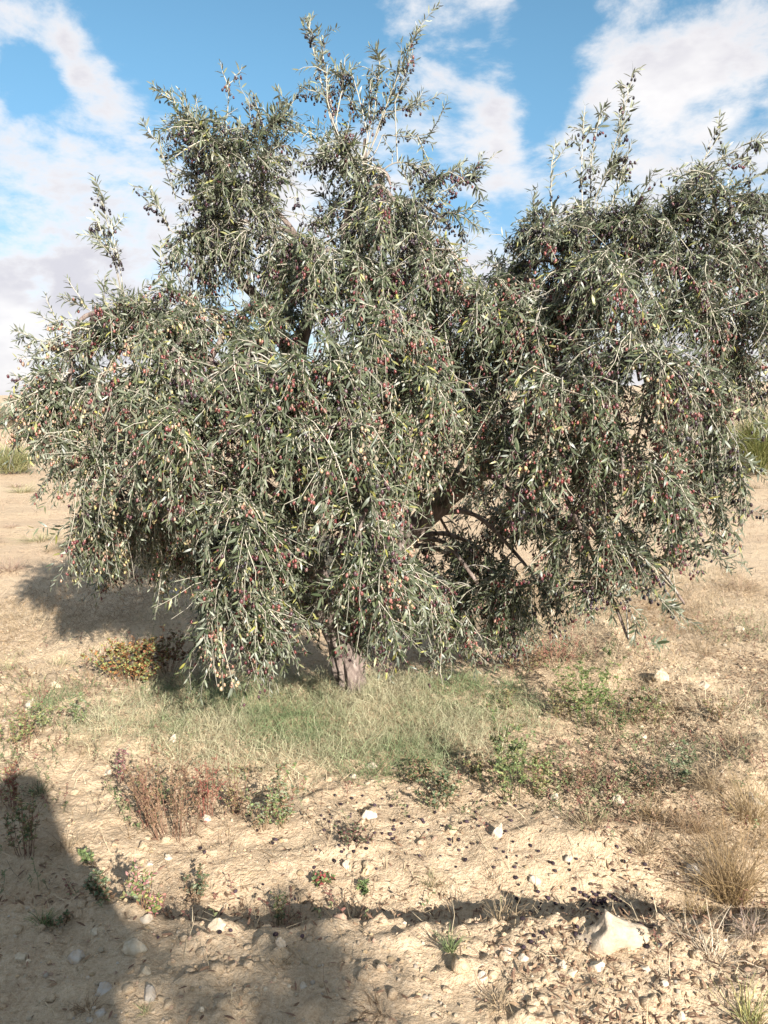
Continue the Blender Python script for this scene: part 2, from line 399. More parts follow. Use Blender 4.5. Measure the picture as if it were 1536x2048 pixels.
def knot_tube(curve, k, amp, name, parent, seed, flare=0.0):
    """a bark-covered tube with ridges, from world points + radius"""
    c = curve[:, :3]; r = curve[:, 3]; m = len(c); mb = MB()
    t = norm(np.gradient(c, axis=0)); a = norm(np.cross(t, np.array((0.05, 1.0, 0.02)))); b = np.cross(t, a)
    ang = np.arange(k) / k * 2 * math.pi; s = np.concatenate(([0], np.cumsum(np.linalg.norm(np.diff(c, axis=0), axis=1))))
    A, S = np.meshgrid(ang, s); U = np.cos(A) * 2.2 + seed; V = np.sin(A) * 2.2 + seed * 1.7
    ridge = fbm(U + S * 1.5, V - S * 1.1, 3) + 0.6 * fbm(U * 2.3 + S * 7, V * 2.3 + 3 + S * 6, 2)
    rr = r[:, None] * (1 + amp * ridge * 2) 
    if flare: rr = rr * (1 + flare * np.exp(-S / 0.07) * (1 + 0.8 * np.sin(A * 4 + seed)))
    v = c[:, None] + rr[..., None] * (a[:, None] * np.cos(ang)[None, :, None] + b[:, None] * np.sin(ang)[None, :, None]) - BASE
    i, j = np.meshgrid(np.arange(m - 1), np.arange(k), indexing='ij'); q = i * k + j; q2 = i * k + (j + 1) % k
    mb.add(v.reshape(-1, 3), np.stack((q, q2, q2 + k, q + k), -1).reshape(-1, 4), (.3, .25, .2))
    mb.add(np.concatenate((v[-1], (c[-1] + t[-1] * r[-1] * 0.6 - BASE)[None])), np.array([(q_, (q_ + 1) % k, k) for q_ in range(k)]), (.3, .25, .2))
    return mb.build(name, M['bark'], parent)
SKEL, SKN, LIMB_O = [], [], {}
for nm, pts in LIMBS.items():
    w = np.array([(*P(x, y, d), r) for x, y, d, r in pts])
    if nm == 'trunk': w[0, 2] = BASE[2] - 0.06
    n = 16 if nm == 'trunk' else 7
    c = catmull(w, n)
    if nm != 'trunk':
        c[:, :3] += 0.02 * np.stack([fbm(np.arange(len(c)) * .22 + 31 * q, np.full(len(c), ord(nm[0]) * 1.7), 2) for q in range(3)], 1) * np.linspace(0, 1, len(c))[:, None]
        SKEL.append(c); SKN.append(nm)
    LIMB_O[nm] = knot_tube(c, 48 if nm == 'trunk' else 16, 0.30 if nm == 'trunk' else 0.16, 'trunk' if nm == 'trunk' else 'limb', olive, ord(nm[0]) * 0.37, 0.16 if nm == 'trunk' else 0)
SK = np.concatenate(SKEL); SK_OF = np.concatenate([[n_] * len(c_) for n_, c_ in zip(SKN, SKEL)])
# clumps of the crown: seen at (x, y), half width, half height in photograph pixels, forward distance, half depth, side branches, hang
CL_ = [
 (265, 650, 120, 90, 3.45, .30, 14, 'o'), (165, 720, 80, 60, 3.55, .25, 8, 'o'), (330, 760, 140, 110, 3.15, .25, 15, 'h'), (175, 830, 85, 85, 3.45, .25, 10, 'h'),
 (250, 930, 110, 95, 3.3, .25, 12, 'h'), (390, 900, 120, 110, 2.98, .22, 14, 'h'), (290, 1040, 90, 60, 3.5, .3, 9, 'h'), (250, 1090, 75, 45, 4.1, .3, 8, 'h'),
 (420, 630, 100, 80, 3.6, .3, 12, 'o'), (490, 770, 115, 110, 3.05, .25, 13, 'h'), (545, 640, 100, 85, 3.55, .3, 11, 'o'), (560, 890, 110, 110, 2.95, .22, 12, 'h'),
 (480, 1030, 105, 90, 2.95, .22, 11, 'h'), (480, 1180, 75, 85, 2.98, .2, 9, 'h'), (560, 1200, 55, 70, 3.9, .3, 7, 'h'), (430, 1080, 90, 70, 3.9, .35, 9, 'h'),
 (645, 770, 105, 110, 3.05, .25, 13, 'h'), (690, 920, 95, 110, 2.9, .2, 11, 'h'), (735, 1050, 75, 100, 2.88, .18, 9, 'h'), (740, 1130, 60, 60, 2.95, .2, 7, 'h'), (600, 960, 70, 80, 3.3, .2, 7, 'h'),
 (445, 255, 85, 60, 3.78, .25, 9, 'u'), (485, 340, 90, 75, 3.7, .25, 12, 'o'), (400, 400, 60, 75, 3.78, .22, 7, 'o'), (520, 440, 70, 60, 3.65, .25, 8, 'h'), (400, 500, 60, 50, 3.75, .2, 6, 'h'), (530, 240, 45, 40, 3.8, .2, 4, 'u'),
 (690, 300, 45, 50, 3.78, .2, 5, 'o'), (770, 310, 75, 55, 3.72, .22, 8, 'o'), (780, 420, 90, 75, 3.6, .28, 11, 'h'), (870, 390, 60, 60, 3.75, .22, 7, 'o'), (660, 450, 70, 70, 3.9, .25, 6, 'o'),
 (705, 560, 105, 85, 3.55, .3, 11, 'h'), (830, 560, 110, 90, 3.45, .3, 12, 'h'), (770, 680, 115, 95, 3.2, .28, 12, 'h'), (880, 680, 100, 95, 3.45, .3, 11, 'h'), (830, 810, 105, 90, 3.15, .25, 11, 'h'), (920, 810, 85, 70, 3.7, .3, 8, 'h'),
 (600, 550, 70, 60, 4.05, .3, 6, 'o'),
 (1005, 530, 70, 70, 3.78, .3, 7, 'o'), (1085, 490, 95, 80, 3.6, .28, 10, 'o'), (1185, 470, 95, 75, 3.6, .28, 10, 'o'), (1310, 420, 85, 70, 3.7, .28, 11, 'u'), (1400, 440, 80, 60, 3.75, .25, 9, 'o'), (1460, 530, 65, 60, 3.85, .25, 7, 'h'),
 (1100, 630, 115, 95, 3.4, .3, 12, 'h'), (1250, 580, 125, 105, 3.3, .3, 14, 'h'), (1375, 620, 95, 90, 3.45, .28, 11, 'h'), (1020, 690, 80, 85, 3.65, .3, 8, 'h'),
 (1130, 780, 125, 105, 3.15, .28, 13, 'h'), (1280, 760, 125, 110, 3.05, .28, 14, 'h'), (1400, 790, 75, 95, 3.35, .25, 9, 'h'),
 (1120, 930, 105, 95, 3.15, .25, 11, 'h'), (1250, 940, 115, 100, 3.05, .25, 12, 'h'), (1370, 960, 75, 90, 3.25, .22, 8, 'h'),
 (1060, 1040, 95, 75, 3.75, .3, 9, 'h'), (1180, 1060, 95, 65, 3.25, .25, 9, 'h'), (1310, 1090, 75, 60, 3.25, .22, 6, 'o'), (1220, 1150, 55, 40, 3.2, .2, 4, 'o'),
 (965, 1130, 75, 80, 4.05, .3, 8, 'h'), (890, 1220, 80, 55, 3.75, .3, 8, 'h'), (1010, 1210, 60, 50, 4.2, .3, 6, 'h'), (900, 1090, 60, 55, 4.4, .3, 4, 'h'),
 (1010, 850, 80, 70, 3.4, .25, 9, 'h'), (1010, 1000, 95, 75, 4.4, .3, 10, 'h'), (800, 930, 50, 55, 3.2, .2, 6, 'h'), (640, 520, 70, 60, 3.5, .25, 7, 'h'), (1440, 370, 75, 45, 3.6, .2, 8, 'o'), (1500, 470, 45, 55, 3.6, .2, 6, 'h'), (1420, 540, 60, 60, 3.5, .25, 7, 'h'), 
 (460, 290, 70, 50, 3.72, .22, 8, 'o'), (430, 350, 60, 60, 3.75, .22, 7, 'o'), (490, 410, 70, 60, 3.68, .22, 8, 'h'), (590, 520, 65, 55, 3.7, .25, 7, 'h'), (790, 370, 70, 55, 3.65, .22, 7, 'h'), (1300, 480, 90, 60, 3.6, .25, 8, 'h'), (1150, 560, 90, 70, 3.45, .25, 8, 'h'),
 (940, 600, 75, 75, 3.5, .25, 9, 'h'), (1000, 620, 60, 65, 3.55, .25, 7, 'h'), (900, 470, 60, 60, 3.65, .25, 7, 'h'), (130, 790, 65, 65, 3.4, .22, 9, 'h'), (225, 1030, 75, 55, 3.55, .25, 9, 'h'), (690, 1180, 45, 65, 3.1, .15, 5, 'h'), (735, 1215, 40, 50, 3.05, .12, 3, 'h'),
 (250, 615, 90, 50, 3.5, .25, 9, 'o'), (370, 600, 90, 60, 3.58, .25, 9, 'o'), (480, 600, 80, 60, 3.62, .25, 8, 'o'), (885, 905, 50, 45, 3.5, .18, 4, 'h'), (1100, 430, 70, 50, 3.62, .25, 7, 'o'), (1210, 420, 70, 45, 3.62, .25, 7, 'o'),
 (330, 1080, 100, 60, 3.75, .3, 11, 'h'), (560, 1120, 75, 75, 3.35, .25, 9, 'h'), (480, 1230, 70, 60, 3.0, .2, 7, 'h'), (540, 1230, 60, 60, 3.3, .2, 6, 'h'), (960, 1200, 85, 70, 3.6, .25, 9, 'h'), (1050, 1150, 80, 60, 3.65, .25, 8, 'h'), (870, 1190, 75, 60, 3.95, .3, 7, 'h'), (800, 1130, 55, 65, 3.25, .2, 6, 'h'), (1440, 890, 60, 75, 3.2, .2, 7, 'h'), (1460, 690, 50, 60, 3.4, .2, 5, 'h'),
 (1515, 600, 28, 50, 3.35, .15, 4, 'h'), (1500, 730, 40, 45, 3.5, .2, 4, 'h'), (1490, 380, 45, 30, 3.6, .2, 3, 'o'),
 (400, 800, 170, 130, 4.3, .35, 14, 'h'), (650, 780, 160, 120, 4.5, .35, 13, 'h'), (900, 740, 150, 110, 4.6, .35, 12, 'h'), (1150, 780, 160, 130, 4.4, .35, 13, 'h'), (1280, 930, 110, 100, 4.2, .35, 10, 'h'), (450, 980, 120, 90, 4.3, .35, 10, 'h'), (700, 950, 110, 90, 4.6, .3, 8, 'h'), (280, 900, 90, 90, 4.2, .3, 8, 'h')]
TW_H = []
TW_S, TW_D, TW_L, TW_O, TW_G, TW_K = [], [], [], [], [], []     # twig start, direction, length, olives per twig, droop, silver
BR = MB(); branch_no = 0
brP, brR = [], []
DENS = 1.0
for (cx, cy, rx, ry, yd, rd, nb, mode) in CL_:
    c = P(cx, cy, yd); m_ = mpp(yd); ex = np.array((rx * m_, rd, ry * m_))
    top_ = mode != 'h' or cy < 480
    c = c - np.array((0, 0, (0.10 if mode == 'u' else 0.06) if top_ else 0.0)); nb = max(3, int(nb * (0.8 if top_ else 1.05)))
    core = c + np.array((0, 0.25 * rd, (0.0 if top_ else 0.35) * ex[2]))
    # branch from the nearest limb that lies lower
    dd = np.linalg.norm(SK[:, :3] - core, axis=1) + 0.5 * np.maximum(SK[:, 2] - core[2] + 0.1, 0) + 0.4 * (SK[:, 3] < 0.008)
    a = SK[np.argmin(dd)]; host = LIMB_O[str(SK_OF[np.argmin(dd)])]; L = np.linalg.norm(core - a[:3])
    mid = (a[:3] + core) / 2 + np.array((0, 0, 0.22 * L)) + RNG.normal(0, 0.07 * L, 3)
    q = catmull(np.array([(*a[:3], min(a[3] * 0.8, .012 + .008 * L)), (*mid, .011), (*core, .008), (*(core + (core - mid) * 0.35 + np.array((0, 0, -.05))), .005)]), 5)
    knot_tube(q, 8, 0.10, 'branch', host, cx * 0.013)
    for b in range(int(nb * DENS)):
        th = RNG.uniform(0, 2 * math.pi); ph = math.asin(np.clip(RNG.uniform(-0.75, 1.0), -1, 1))
        if mode == 'u': ph = abs(ph) * 0.9
        e = c + ex * np.array((math.cos(th) * math.cos(ph), math.sin(th) * math.cos(ph), math.sin(ph))) * RNG.uniform(0.55, 0.95)
        s = q[RNG.integers(len(q) // 2, len(q)), :3]; l = np.linalg.norm(e - s)
        k = (s + e) / 2 + np.array((0, 0, (0.30 if mode != 'u' else 0.05) * l)) + RNG.normal(0, 0.08 * l, 3)
        t = np.linspace(0, 1, 8)[:, None]; cur = (1 - t) ** 2 * s + 2 * t * (1 - t) * k + t * t * e
        brP.append(cur); brR.append(np.linspace(.0040, .0018, 8))
        bh = RNG.random(); nt_ = RNG.integers(9, 15); out = norm(e - c)
        for w in range(nt_):
            f = RNG.uniform(0.25, 1.0) if w > 1 else 1.0
            i = min(int(f * 7), 6); u = f * 7 - i; st = cur[i] * (1 - u) + cur[i + 1] * u if i < 7 else cur[7]
            tan = norm(cur[min(i + 1, 7)] - cur[i]); 
            if mode == 'h': d = tan * 0.5 + out * 0.45 + RNG.normal(0, 0.36, 3) + np.array((0, -0.1, -0.5)); g = RNG.uniform(0.08, 0.40); ln = RNG.uniform(.14, .34)
            elif mode == 'o': d = tan * 0.6 + out * 0.5 + RNG.normal(0, 0.45, 3); g = RNG.uniform(0.06, 0.24); ln = RNG.uniform(.12, .24)
            else: d = tan * 0.5 + out * 0.3 + RNG.normal(0, 0.4, 3) + np.array((0, 0, 0.3)); g = RNG.uniform(-0.02, 0.12); ln = RNG.uniform(.10, .19)
            TW_S.append(st); TW_D.append(norm(d)); TW_L.append(ln * 3.4 / 3.4); TW_O.append(RNG.poisson(3.9) if RNG.random() < (.42 if mode != 'u' else .3) else RNG.poisson(.2)); TW_H.append(0.65 * bh + 0.35 * RNG.random()); TW_G.append(g); TW_K.append(0.0)
# single shoots that stick out of the crown: pixels from, to, forward distance
SH = [(660, 235, 612, 40, 3.76), (668, 240, 640, 75, 3.78), (672, 240, 690, 115, 3.76), (662, 230, 655, 130, 3.72), (650, 190, 600, 175, 3.76), (735, 270, 705, 150, 3.74), (730, 250, 668, 140, 3.78),
      (752, 265, 835, 60, 3.74), (756, 258, 800, 130, 3.76), (745, 260, 762, 108, 3.78), (770, 225, 884, 185, 3.74), (790, 205, 820, 110, 3.72), (765, 270, 872, 262, 3.74), (740, 260, 742, 160, 3.74),
      (850, 400, 996, 303, 3.7), (860, 410, 960, 330, 3.72), (845, 380, 925, 325, 3.74), (1165, 420, 1170, 212, 3.66), (1185, 410, 1266, 148, 3.64), (1195, 400, 1252, 240, 3.66), (1180, 400, 1200, 230, 3.68), (1210, 430, 1250, 310, 3.6),
      (1380, 360, 1532, 268, 3.6), (1370, 370, 1500, 300, 3.66), (1400, 380, 1536, 345, 3.6), (1390, 350, 1440, 270, 3.62), (1420, 420, 1530, 480, 3.6), (1110, 450, 1105, 320, 3.62),
      (235, 540, 204, 400, 3.5), (230, 530, 188, 425, 3.52), (240, 535, 222, 440, 3.48), (325, 560, 322, 480, 3.6), (340, 460, 300, 375, 3.7), (350, 390, 317, 270, 3.74), (375, 290, 344, 188, 3.76), (455, 230, 458, 165, 3.78), (545, 250, 598, 185, 3.78), (520, 230, 505, 185, 3.78),
      (160, 700, 52, 668, 3.5), (150, 660, 75, 625, 3.52), (180, 620, 130, 590, 3.5), (120, 800, 20, 840, 3.5), (130, 790, 50, 760, 3.5), (150, 900, 75, 985, 3.45), (110, 830, 40, 800, 3.5),
      (1340, 1080, 1480, 1118, 3.2), (1300, 1130, 1460, 1060, 3.22), (1230, 1180, 1300, 1292, 3.15), (1260, 1160, 1370, 1240, 3.15), (1400, 900, 1530, 945, 3.2), (1420, 780, 1536, 870, 3.3), (1430, 700, 1536, 790, 3.4), (1440, 620, 1530, 590, 3.4), (1400, 1000, 1500, 1020, 3.2),
      (1180, 1120, 1230, 1215, 3.2), (760, 1200, 800, 1300, 3.0), (735, 1200, 745, 1290, 3.0), (500, 1250, 470, 1345, 2.98), (450, 1250, 400, 1330, 3.0), (1150, 1120, 1100, 1210, 3.3), (250, 1130, 200, 1190, 3.9)]
SHP = []
for (x0, y0, x1, y1, d) in SH:
    a, b = P(x0, y0, d), P(x1, y1, d); L = np.linalg.norm(b - a); up = b[2] > a[2] - 0.02
    t = np.linspace(0, 1, 9)[:, None]; k = (a + b) / 2 + RNG.normal(0, 0.07 * L, 3) + np.array((0, 0, -0.05 * L if up else 0.14 * L))
    SHP.append((1 - t) ** 2 * a + 2 * t * (1 - t) * k + t * t * b)
for c_ in list(SHP):
    L = np.linalg.norm(c_[-1] - c_[0])
    for w in range(int(L / .06)):
        i = RNG.integers(0, 8); tg_ = norm(c_[min(i + 1, 8)] - c_[i])
        TW_S.append(c_[i] + (c_[i + 1] - c_[i]) * RNG.random()); TW_D.append(norm(tg_ + RNG.normal(0, .5, 3))); TW_L.append(RNG.uniform(.06, .17)); TW_O.append(RNG.poisson(3.0) if RNG.random() < .45 else 0); TW_G.append(RNG.uniform(-.02, .08)); TW_H.append(RNG.random()); TW_K.append(.6)
allb = np.concatenate(brP)
for c_ in SHP:
    dd = np.linalg.norm(allb - c_[0], axis=1) + .3 * np.maximum(allb[:, 2] - c_[0][2], 0); b0 = allb[np.argmin(dd)]; t = np.linspace(0, 1, 8)[:, None]
    brP.append(b0 + (c_[0] - b0) * t + np.array((0, 0, -.06)) * t * (1 - t)); brR.append(np.linspace(.0034, .0022, 8))
TW_S = np.array(TW_S); D_ = np.array(TW_D); L_ = np.array(TW_L); G_ = np.array(TW_G)
NT = len(TW_S); ST = 9
pts = np.zeros((NT, ST, 3)); pts[:, 0] = TW_S
for s in range(1, ST):
    D_ = norm(D_ + np.array((0, 0, -1.0)) * G_[:, None] + RNG.normal(0, 0.20, (NT, 3)))
    pts[:, s] = pts[:, s - 1] + D_ * (L_ / (ST - 1))[:, None]
pts = np.concatenate((pts, np.array(SHP))); NS = len(SHP); NT += NS
silver = np.concatenate((np.maximum(RNG.random(NT - NS) ** 1.7 * 0.6, np.array(TW_K)), np.full(NS, 0.8)))
n_oliv = np.concatenate((np.array(TW_O), RNG.poisson(3.0, NS)))
TWM = MB()
twc = np.array((0.42, 0.38, 0.30)) * RNG.uniform(0.7, 1.25, (NT, 1))
sb = [0, 3, 6, 8]
tubes(TWM, pts[:, sb] - BASE, np.linspace(.0021, .0009, 4)[None] * RNG.uniform(.8, 1.3, (NT, 1)) + np.concatenate((np.zeros(NT - NS), np.full(NS, .0006)))[:, None], 3, twc)
tubes(TWM, np.array(brP) - BASE, np.array(brR), 5, np.array((0.36, 0.33, 0.28)) * RNG.uniform(0.75, 1.2, (len(brP), 1)))
o = TWM.build('twigs', M['twig'], olive); o['kind'] = 'stuff'
# leaves in opposite pairs along every twig
NODE = 12
tw_sz = RNG.uniform(.75, 1.22, NT); tw_br = RNG.uniform(.75, 1.3, (NT, 1)); tw_leaf = np.where(RNG.random(NT) < .05, .06, RNG.uniform(.72, .98, NT)); tw_leaf = tw_leaf * np.where(n_oliv > 2, .62, 1.0); tw_leaf[-NS:] = .97
tt = np.linspace(0.06, 1.0, NODE)
lo, la, ln_, lc, lL, lW = [], [], [], [], [], []
tan = norm(np.gradient(pts, axis=1)); CEN = np.array((P(780, 780, 3.85)))
for i, t in enumerate(tt):
    f = np.clip(t * (ST - 1) + RNG.normal(0, .2, NT), 0, ST - 1.001); k = f.astype(int); u = (f - k)[:, None]; ar = np.arange(NT)
    p = pts[ar, k] * (1 - u) + pts[ar, k + 1] * u; tg = tan[ar, k]
    r0 = norm(np.cross(tg, np.array((0.31, 0.2, 0.93)) + RNG.normal(0, .2, (NT, 3)))); r1 = np.cross(tg, r0)
    w = (i % 2) * math.pi / 2 + RNG.normal(0, .4, NT)
    sd = r0 * np.cos(w)[:, None] + r1 * np.sin(w)[:, None]
    outw = norm(p - CEN) * np.array((1, 1, .6))
    for sg in (-1, 1):
        keep = RNG.random(NT) < tw_leaf
        op = RNG.uniform(0.7, 1.45, NT)[:, None] * (1.0 - 0.4 * t)
        ax = norm(tg * np.cos(op) + sg * sd * np.sin(op) + np.array((0, 0, -0.10)) + RNG.normal(0, .16, (NT, 3)))
        nm = norm(np.array((0.12, -0.25, 0.75)) + outw * 0.5 + RNG.normal(0, .55, (NT, 3)))
        L = RNG.uniform(.030, .052, NT) * tw_sz * (1 - 0.35 * max(0, t - 0.75) / 0.25)
        W = L * RNG.uniform(.17, .23, NT)
        g = RNG.random((NT, 1)); v = RNG.uniform(.65, 1.35, (NT, 1)) * tw_br
        c = (np.array((.026, .039, .016)) * (1 - g) + np.array((.084, .096, .043)) * g) * v
        yl = (RNG.random((NT, 1)) < 0.055); c = np.where(yl, np.array((.22, .21, .05)) * v, c)
        sv = (silver[:, None] * (0.35 + 0.65 * t)); c = c * (1 - 0.6 * sv) + np.array((.34, .35, .26)) * 0.6 * sv
        for A, B in ((lo, p), (la, ax), (ln_, nm), (lc, c), (lL, L), (lW, W)): A.append(B[keep])
lo, la, ln_, lc, lL, lW = map(np.concatenate, (lo, la, ln_, lc, lL, lW))
# olives in small hanging bunches
tw = np.repeat(np.arange(NT), n_oliv); nb_ = len(tw)
hue_t = np.concatenate((np.array(TW_H), RNG.random(NS)))
per = RNG.integers(1, 4, nb_); tw = np.repeat(tw, per); f0 = np.repeat(RNG.uniform(0.12, 0.88, nb_), per) * (ST - 1)
k = f0.astype(int); u = (f0 - k)[:, None]; q = pts[tw, k] * (1 - u) + pts[tw, k + 1] * u
off = RNG.normal(0, 1, (len(tw), 3)) * np.array((.014, .014, .006)); sl = RNG.uniform(.008, .026, len(tw))
oc = q + off + np.array((0, 0, -1)) * (sl + .010)[:, None]; oax = norm(np.array((0, 0, 1.0)) + RNG.normal(0, .25, (len(tw), 3)))
oL = RNG.uniform(.0135, .0190, len(tw)); oD = oL * RNG.uniform(.70, .80, len(tw))
# ripeness: black at the sunny top, yellow and pink on one flank, red and mauve elsewhere
z_ = oc[:, 2] - BASE[2]; x_ = oc[:, 0] - BASE[0]
ripe = 0.63 + 0.42 * sstep(1.7, 2.35, z_) - 0.19 * sstep(-0.25, -0.8, x_) * (1 - sstep(1.75, 2.1, z_)) + 0.10 * sstep(1.2, 1.6, x_) + (hue_t[tw] - 0.5) * 0.80 + RNG.normal(0, .10, len(tw))
KEYS = np.array([0.0, .18, .34, .46, .58, .70, .84, 1.0])
KC = np.array([(.44, .40, .13), (.46, .38, .19), (.36, .24, .16), (.28, .10, .075), (.165, .036, .032), (.09, .024, .030), (.036, .017, .025), (.014, .011, .017)])
ocol = np.stack([np.interp(np.clip(ripe, 0, 1), KEYS, KC[:, j]) for j in range(3)], 1) * RNG.uniform(.85, 1.2, (len(tw), 1))
bl = RNG.random((len(tw), 1)) ** 2 * 0.22; ocol = ocol * (1 - bl) + np.array((.30, .24, .24)) * bl * (0.35 + 0.65 * (ripe < 0.8))[:, None]
# the 300 leaves and 300 olives that show largest are objects of their own
def frontmost(cen, size, n, cell):
    x, y, d = project(cen); ok = (x > 4) & (x < 1532) & (y > 4) & (y < 2044)
    key = (x // cell).astype(int) * 1000 + (y // cell).astype(int); order = np.lexsort((d, key))
    order = order[ok[order]]; first = np.concatenate(([True], key[order][1:] != key[order][:-1])); cand = order[first]
    return cand[np.argsort(-(size / d)[cand])][:n]
li = frontmost(lo + la * lL[:, None] * 0.5, lL, 300, 26); oi = frontmost(oc, oL, 300, 16)
lk = np.ones(len(lo), bool); lk[li] = False; ok_ = np.ones(len(oc), bool); ok_[oi] = False
LM = MB(); leaves(LM, lo[lk] - BASE, la[lk], ln_[lk], lL[lk], lW[lk], lc[lk])
o = LM.build('foliage', M['leaf'], olive); o['kind'] = 'stuff'
OM = MB(); drupes(OM, oc[ok_] - BASE, oax[ok_], oL[ok_], oD[ok_], ocol[ok_], 5, 3)
# short stalks
stk = np.stack((q, oc + oax * (oL * 0.45)[:, None]), 1)
stk = stk[::2]; SM = MB(); tubes(SM, stk - BASE, np.full((len(stk), 2), .0008), 3, np.array((.30, .27, .16)))
o = SM.build('fruit_stalks', M['twig'], olive); o['kind'] = 'stuff'
o = OM.build('fruit', M['olive'], olive); o['kind'] = 'stuff'
print('twigs', NT, 'leaves', len(lo), 'olives', len(oc))
def leaf_mesh(col, bend):
    xs = np.linspace(0, 1, 7); w = 0.5 * np.sin(math.pi * np.clip(xs, 0, 1) ** 0.85) ** 0.75; w[0] = 0.05; w[-1] = 0.0
    mb = MB(); v = []
    for x, h in zip(xs, w):
        z = -bend * x * x; v += [(x, -h, z + .035 * (h > .1)), (x, 0, z), (x, h, z + .035 * (h > .1))]
    f = [(3 * i + j, 3 * i + 3 + j, 3 * i + 4 + j, 3 * i + 1 + j) for i in range(6) for j in (0, 1)]
    mb.add(np.array(v), np.array(f), col); return mb.mesh('leaf', M['leaf'])
LV = [leaf_mesh(np.array(c), b) for c, b in (((.046, .062, .027), .06), ((.065, .080, .036), .12), ((.085, .100, .055), -.05), ((.055, .064, .036), .0))]
for n, i in enumerate(li):
    o = bpy.data.objects.new('leaf', LV[n % 4]); COL.objects.link(o); o.parent = olive
    ax = la[i]; nz = ln_[i] - ax * ax.dot(ln_[i]); nz /= np.linalg.norm(nz); sd = np.cross(nz, ax)
    mt = Matrix([[*(ax * lL[i])], [*(sd * lW[i])], [*(nz * lL[i])]]).transposed().to_4x4(); mt.translation = Vector(lo[i] - BASE); o.matrix_local = mt
OV = []
for r_ in np.linspace(0.05, 0.97, 10):
    mb = MB(); drupes(mb, np.zeros((1, 3)), np.array([(0, 0, 1.0)]), np.array([1.0]), np.array([1.0]), np.array([[np.interp(r_, KEYS, KC[:, j]) for j in range(3)]]) * .92 + .025, 10, 7); OV.append(mb.mesh('olive', M['olive']))
for i in oi:
    o = bpy.data.objects.new('olive', OV[int(np.clip(ripe[i], 0, .999) * 10)]); COL.objects.link(o); o.parent = olive
    o.matrix_local = Matrix.Translation(Vector(oc[i] - BASE)) @ Vector((0, 0, 1)).rotation_difference(Vector(oax[i])).to_matrix().to_4x4() @ Matrix.Diagonal((oD[i], oD[i], oL[i], 1))
# ------------------------------------------------------------------ stones
import bmesh
def ico(sub):
    bm = bmesh.new(); bmesh.ops.create_icosphere(bm, subdivisions=sub, radius=1.0)
    v = np.array([q.co[:] for q in bm.verts]); f = np.array([[w.index for w in q.verts] for q in bm.faces]); bm.free(); return v, f
ICO3, ICO2, ICO1 = ico(4), ico(2), ico(1)
def stone_verts(seed, chips=7, rough=0.10, base=ICO3):
    r = np.random.default_rng(seed); v = base[0].copy()
    for k in range(chips):
        n = norm(r.normal(0, 1, 3)); c = r.uniform(0.55, 0.85); d = v @ n - c
        v = v - np.outer(np.maximum(d, 0) * 0.93, n)
    n = fbm(v[:, 0] * 2.2 + seed, v[:, 1] * 2.2 + v[:, 2] * 1.9, 4, 0.55)
    n2 = fbm(v[:, 0] * 7 + seed, v[:, 1] * 7 + v[:, 2] * 6, 3, 0.6)
    return v * (1 + rough * (2 * n + .55 * n2)[:, None])
TINTS = {'white': (.50, .43, .34), 'cream': (.58, .49, .36), 'grey': (.47, .42, .36), 'dusty': (.40, .33, .25), 'pink': (.45, .30, .22), 'tan': (.50, .37, .22)}
def stone(px, py, w, h, tint, label, seed, chips=7, sink=0.35, deep=0.85, rz=None, name='stone', group=None, rough=0.10, cat='stone'):
    g = G(px, py); m_ = mpp(g.y); W = w * m_; Hh = h * m_ * 0.95
    r = np.random.default_rng(seed + 99); mb = MB(); v = stone_verts(seed, chips, rough)
    if name == 'rock': v[:, 2] *= 1 + .5 * np.clip(1 - np.abs(v[:, 0] + .15) * 1.4, 0, 1) - .12
    v = v * np.array((W / 2, W / 2 * deep, Hh / (2 - 2 * sink) if sink < .9 else Hh))
    sink = min(.5, sink + .13); v[:, :2] *= (1 - (.42 if name == 'rock' else .2) * np.clip(v[:, 2:3] / v[:, 2].max(), 0, 1)); v[:, 0] += (.16 * W * np.clip(v[:, 2] / v[:, 2].max(), 0, 1) * (-1 if name == 'rock' else r.uniform(-1, 1)))
    a = r.uniform(-0.35, 0.35) if rz is None else rz
    v = v @ np.array([(math.cos(a), math.sin(a), 0), (-math.sin(a), math.cos(a), 0), (0, 0, 1)])
    v[:, 2] += v[:, 2].max() * (1 - 2 * sink) - 0.004
    c = np.array(TINTS[tint]) * r.uniform(.92, 1.08)
    mb.add(v, ICO3[1], c); o = mb.build(name, M['stone'], None, True, (g.x, g.y + W * 0.3, H(g.x, g.y + W * 0.3)))
    return tag(o, label, cat, group)
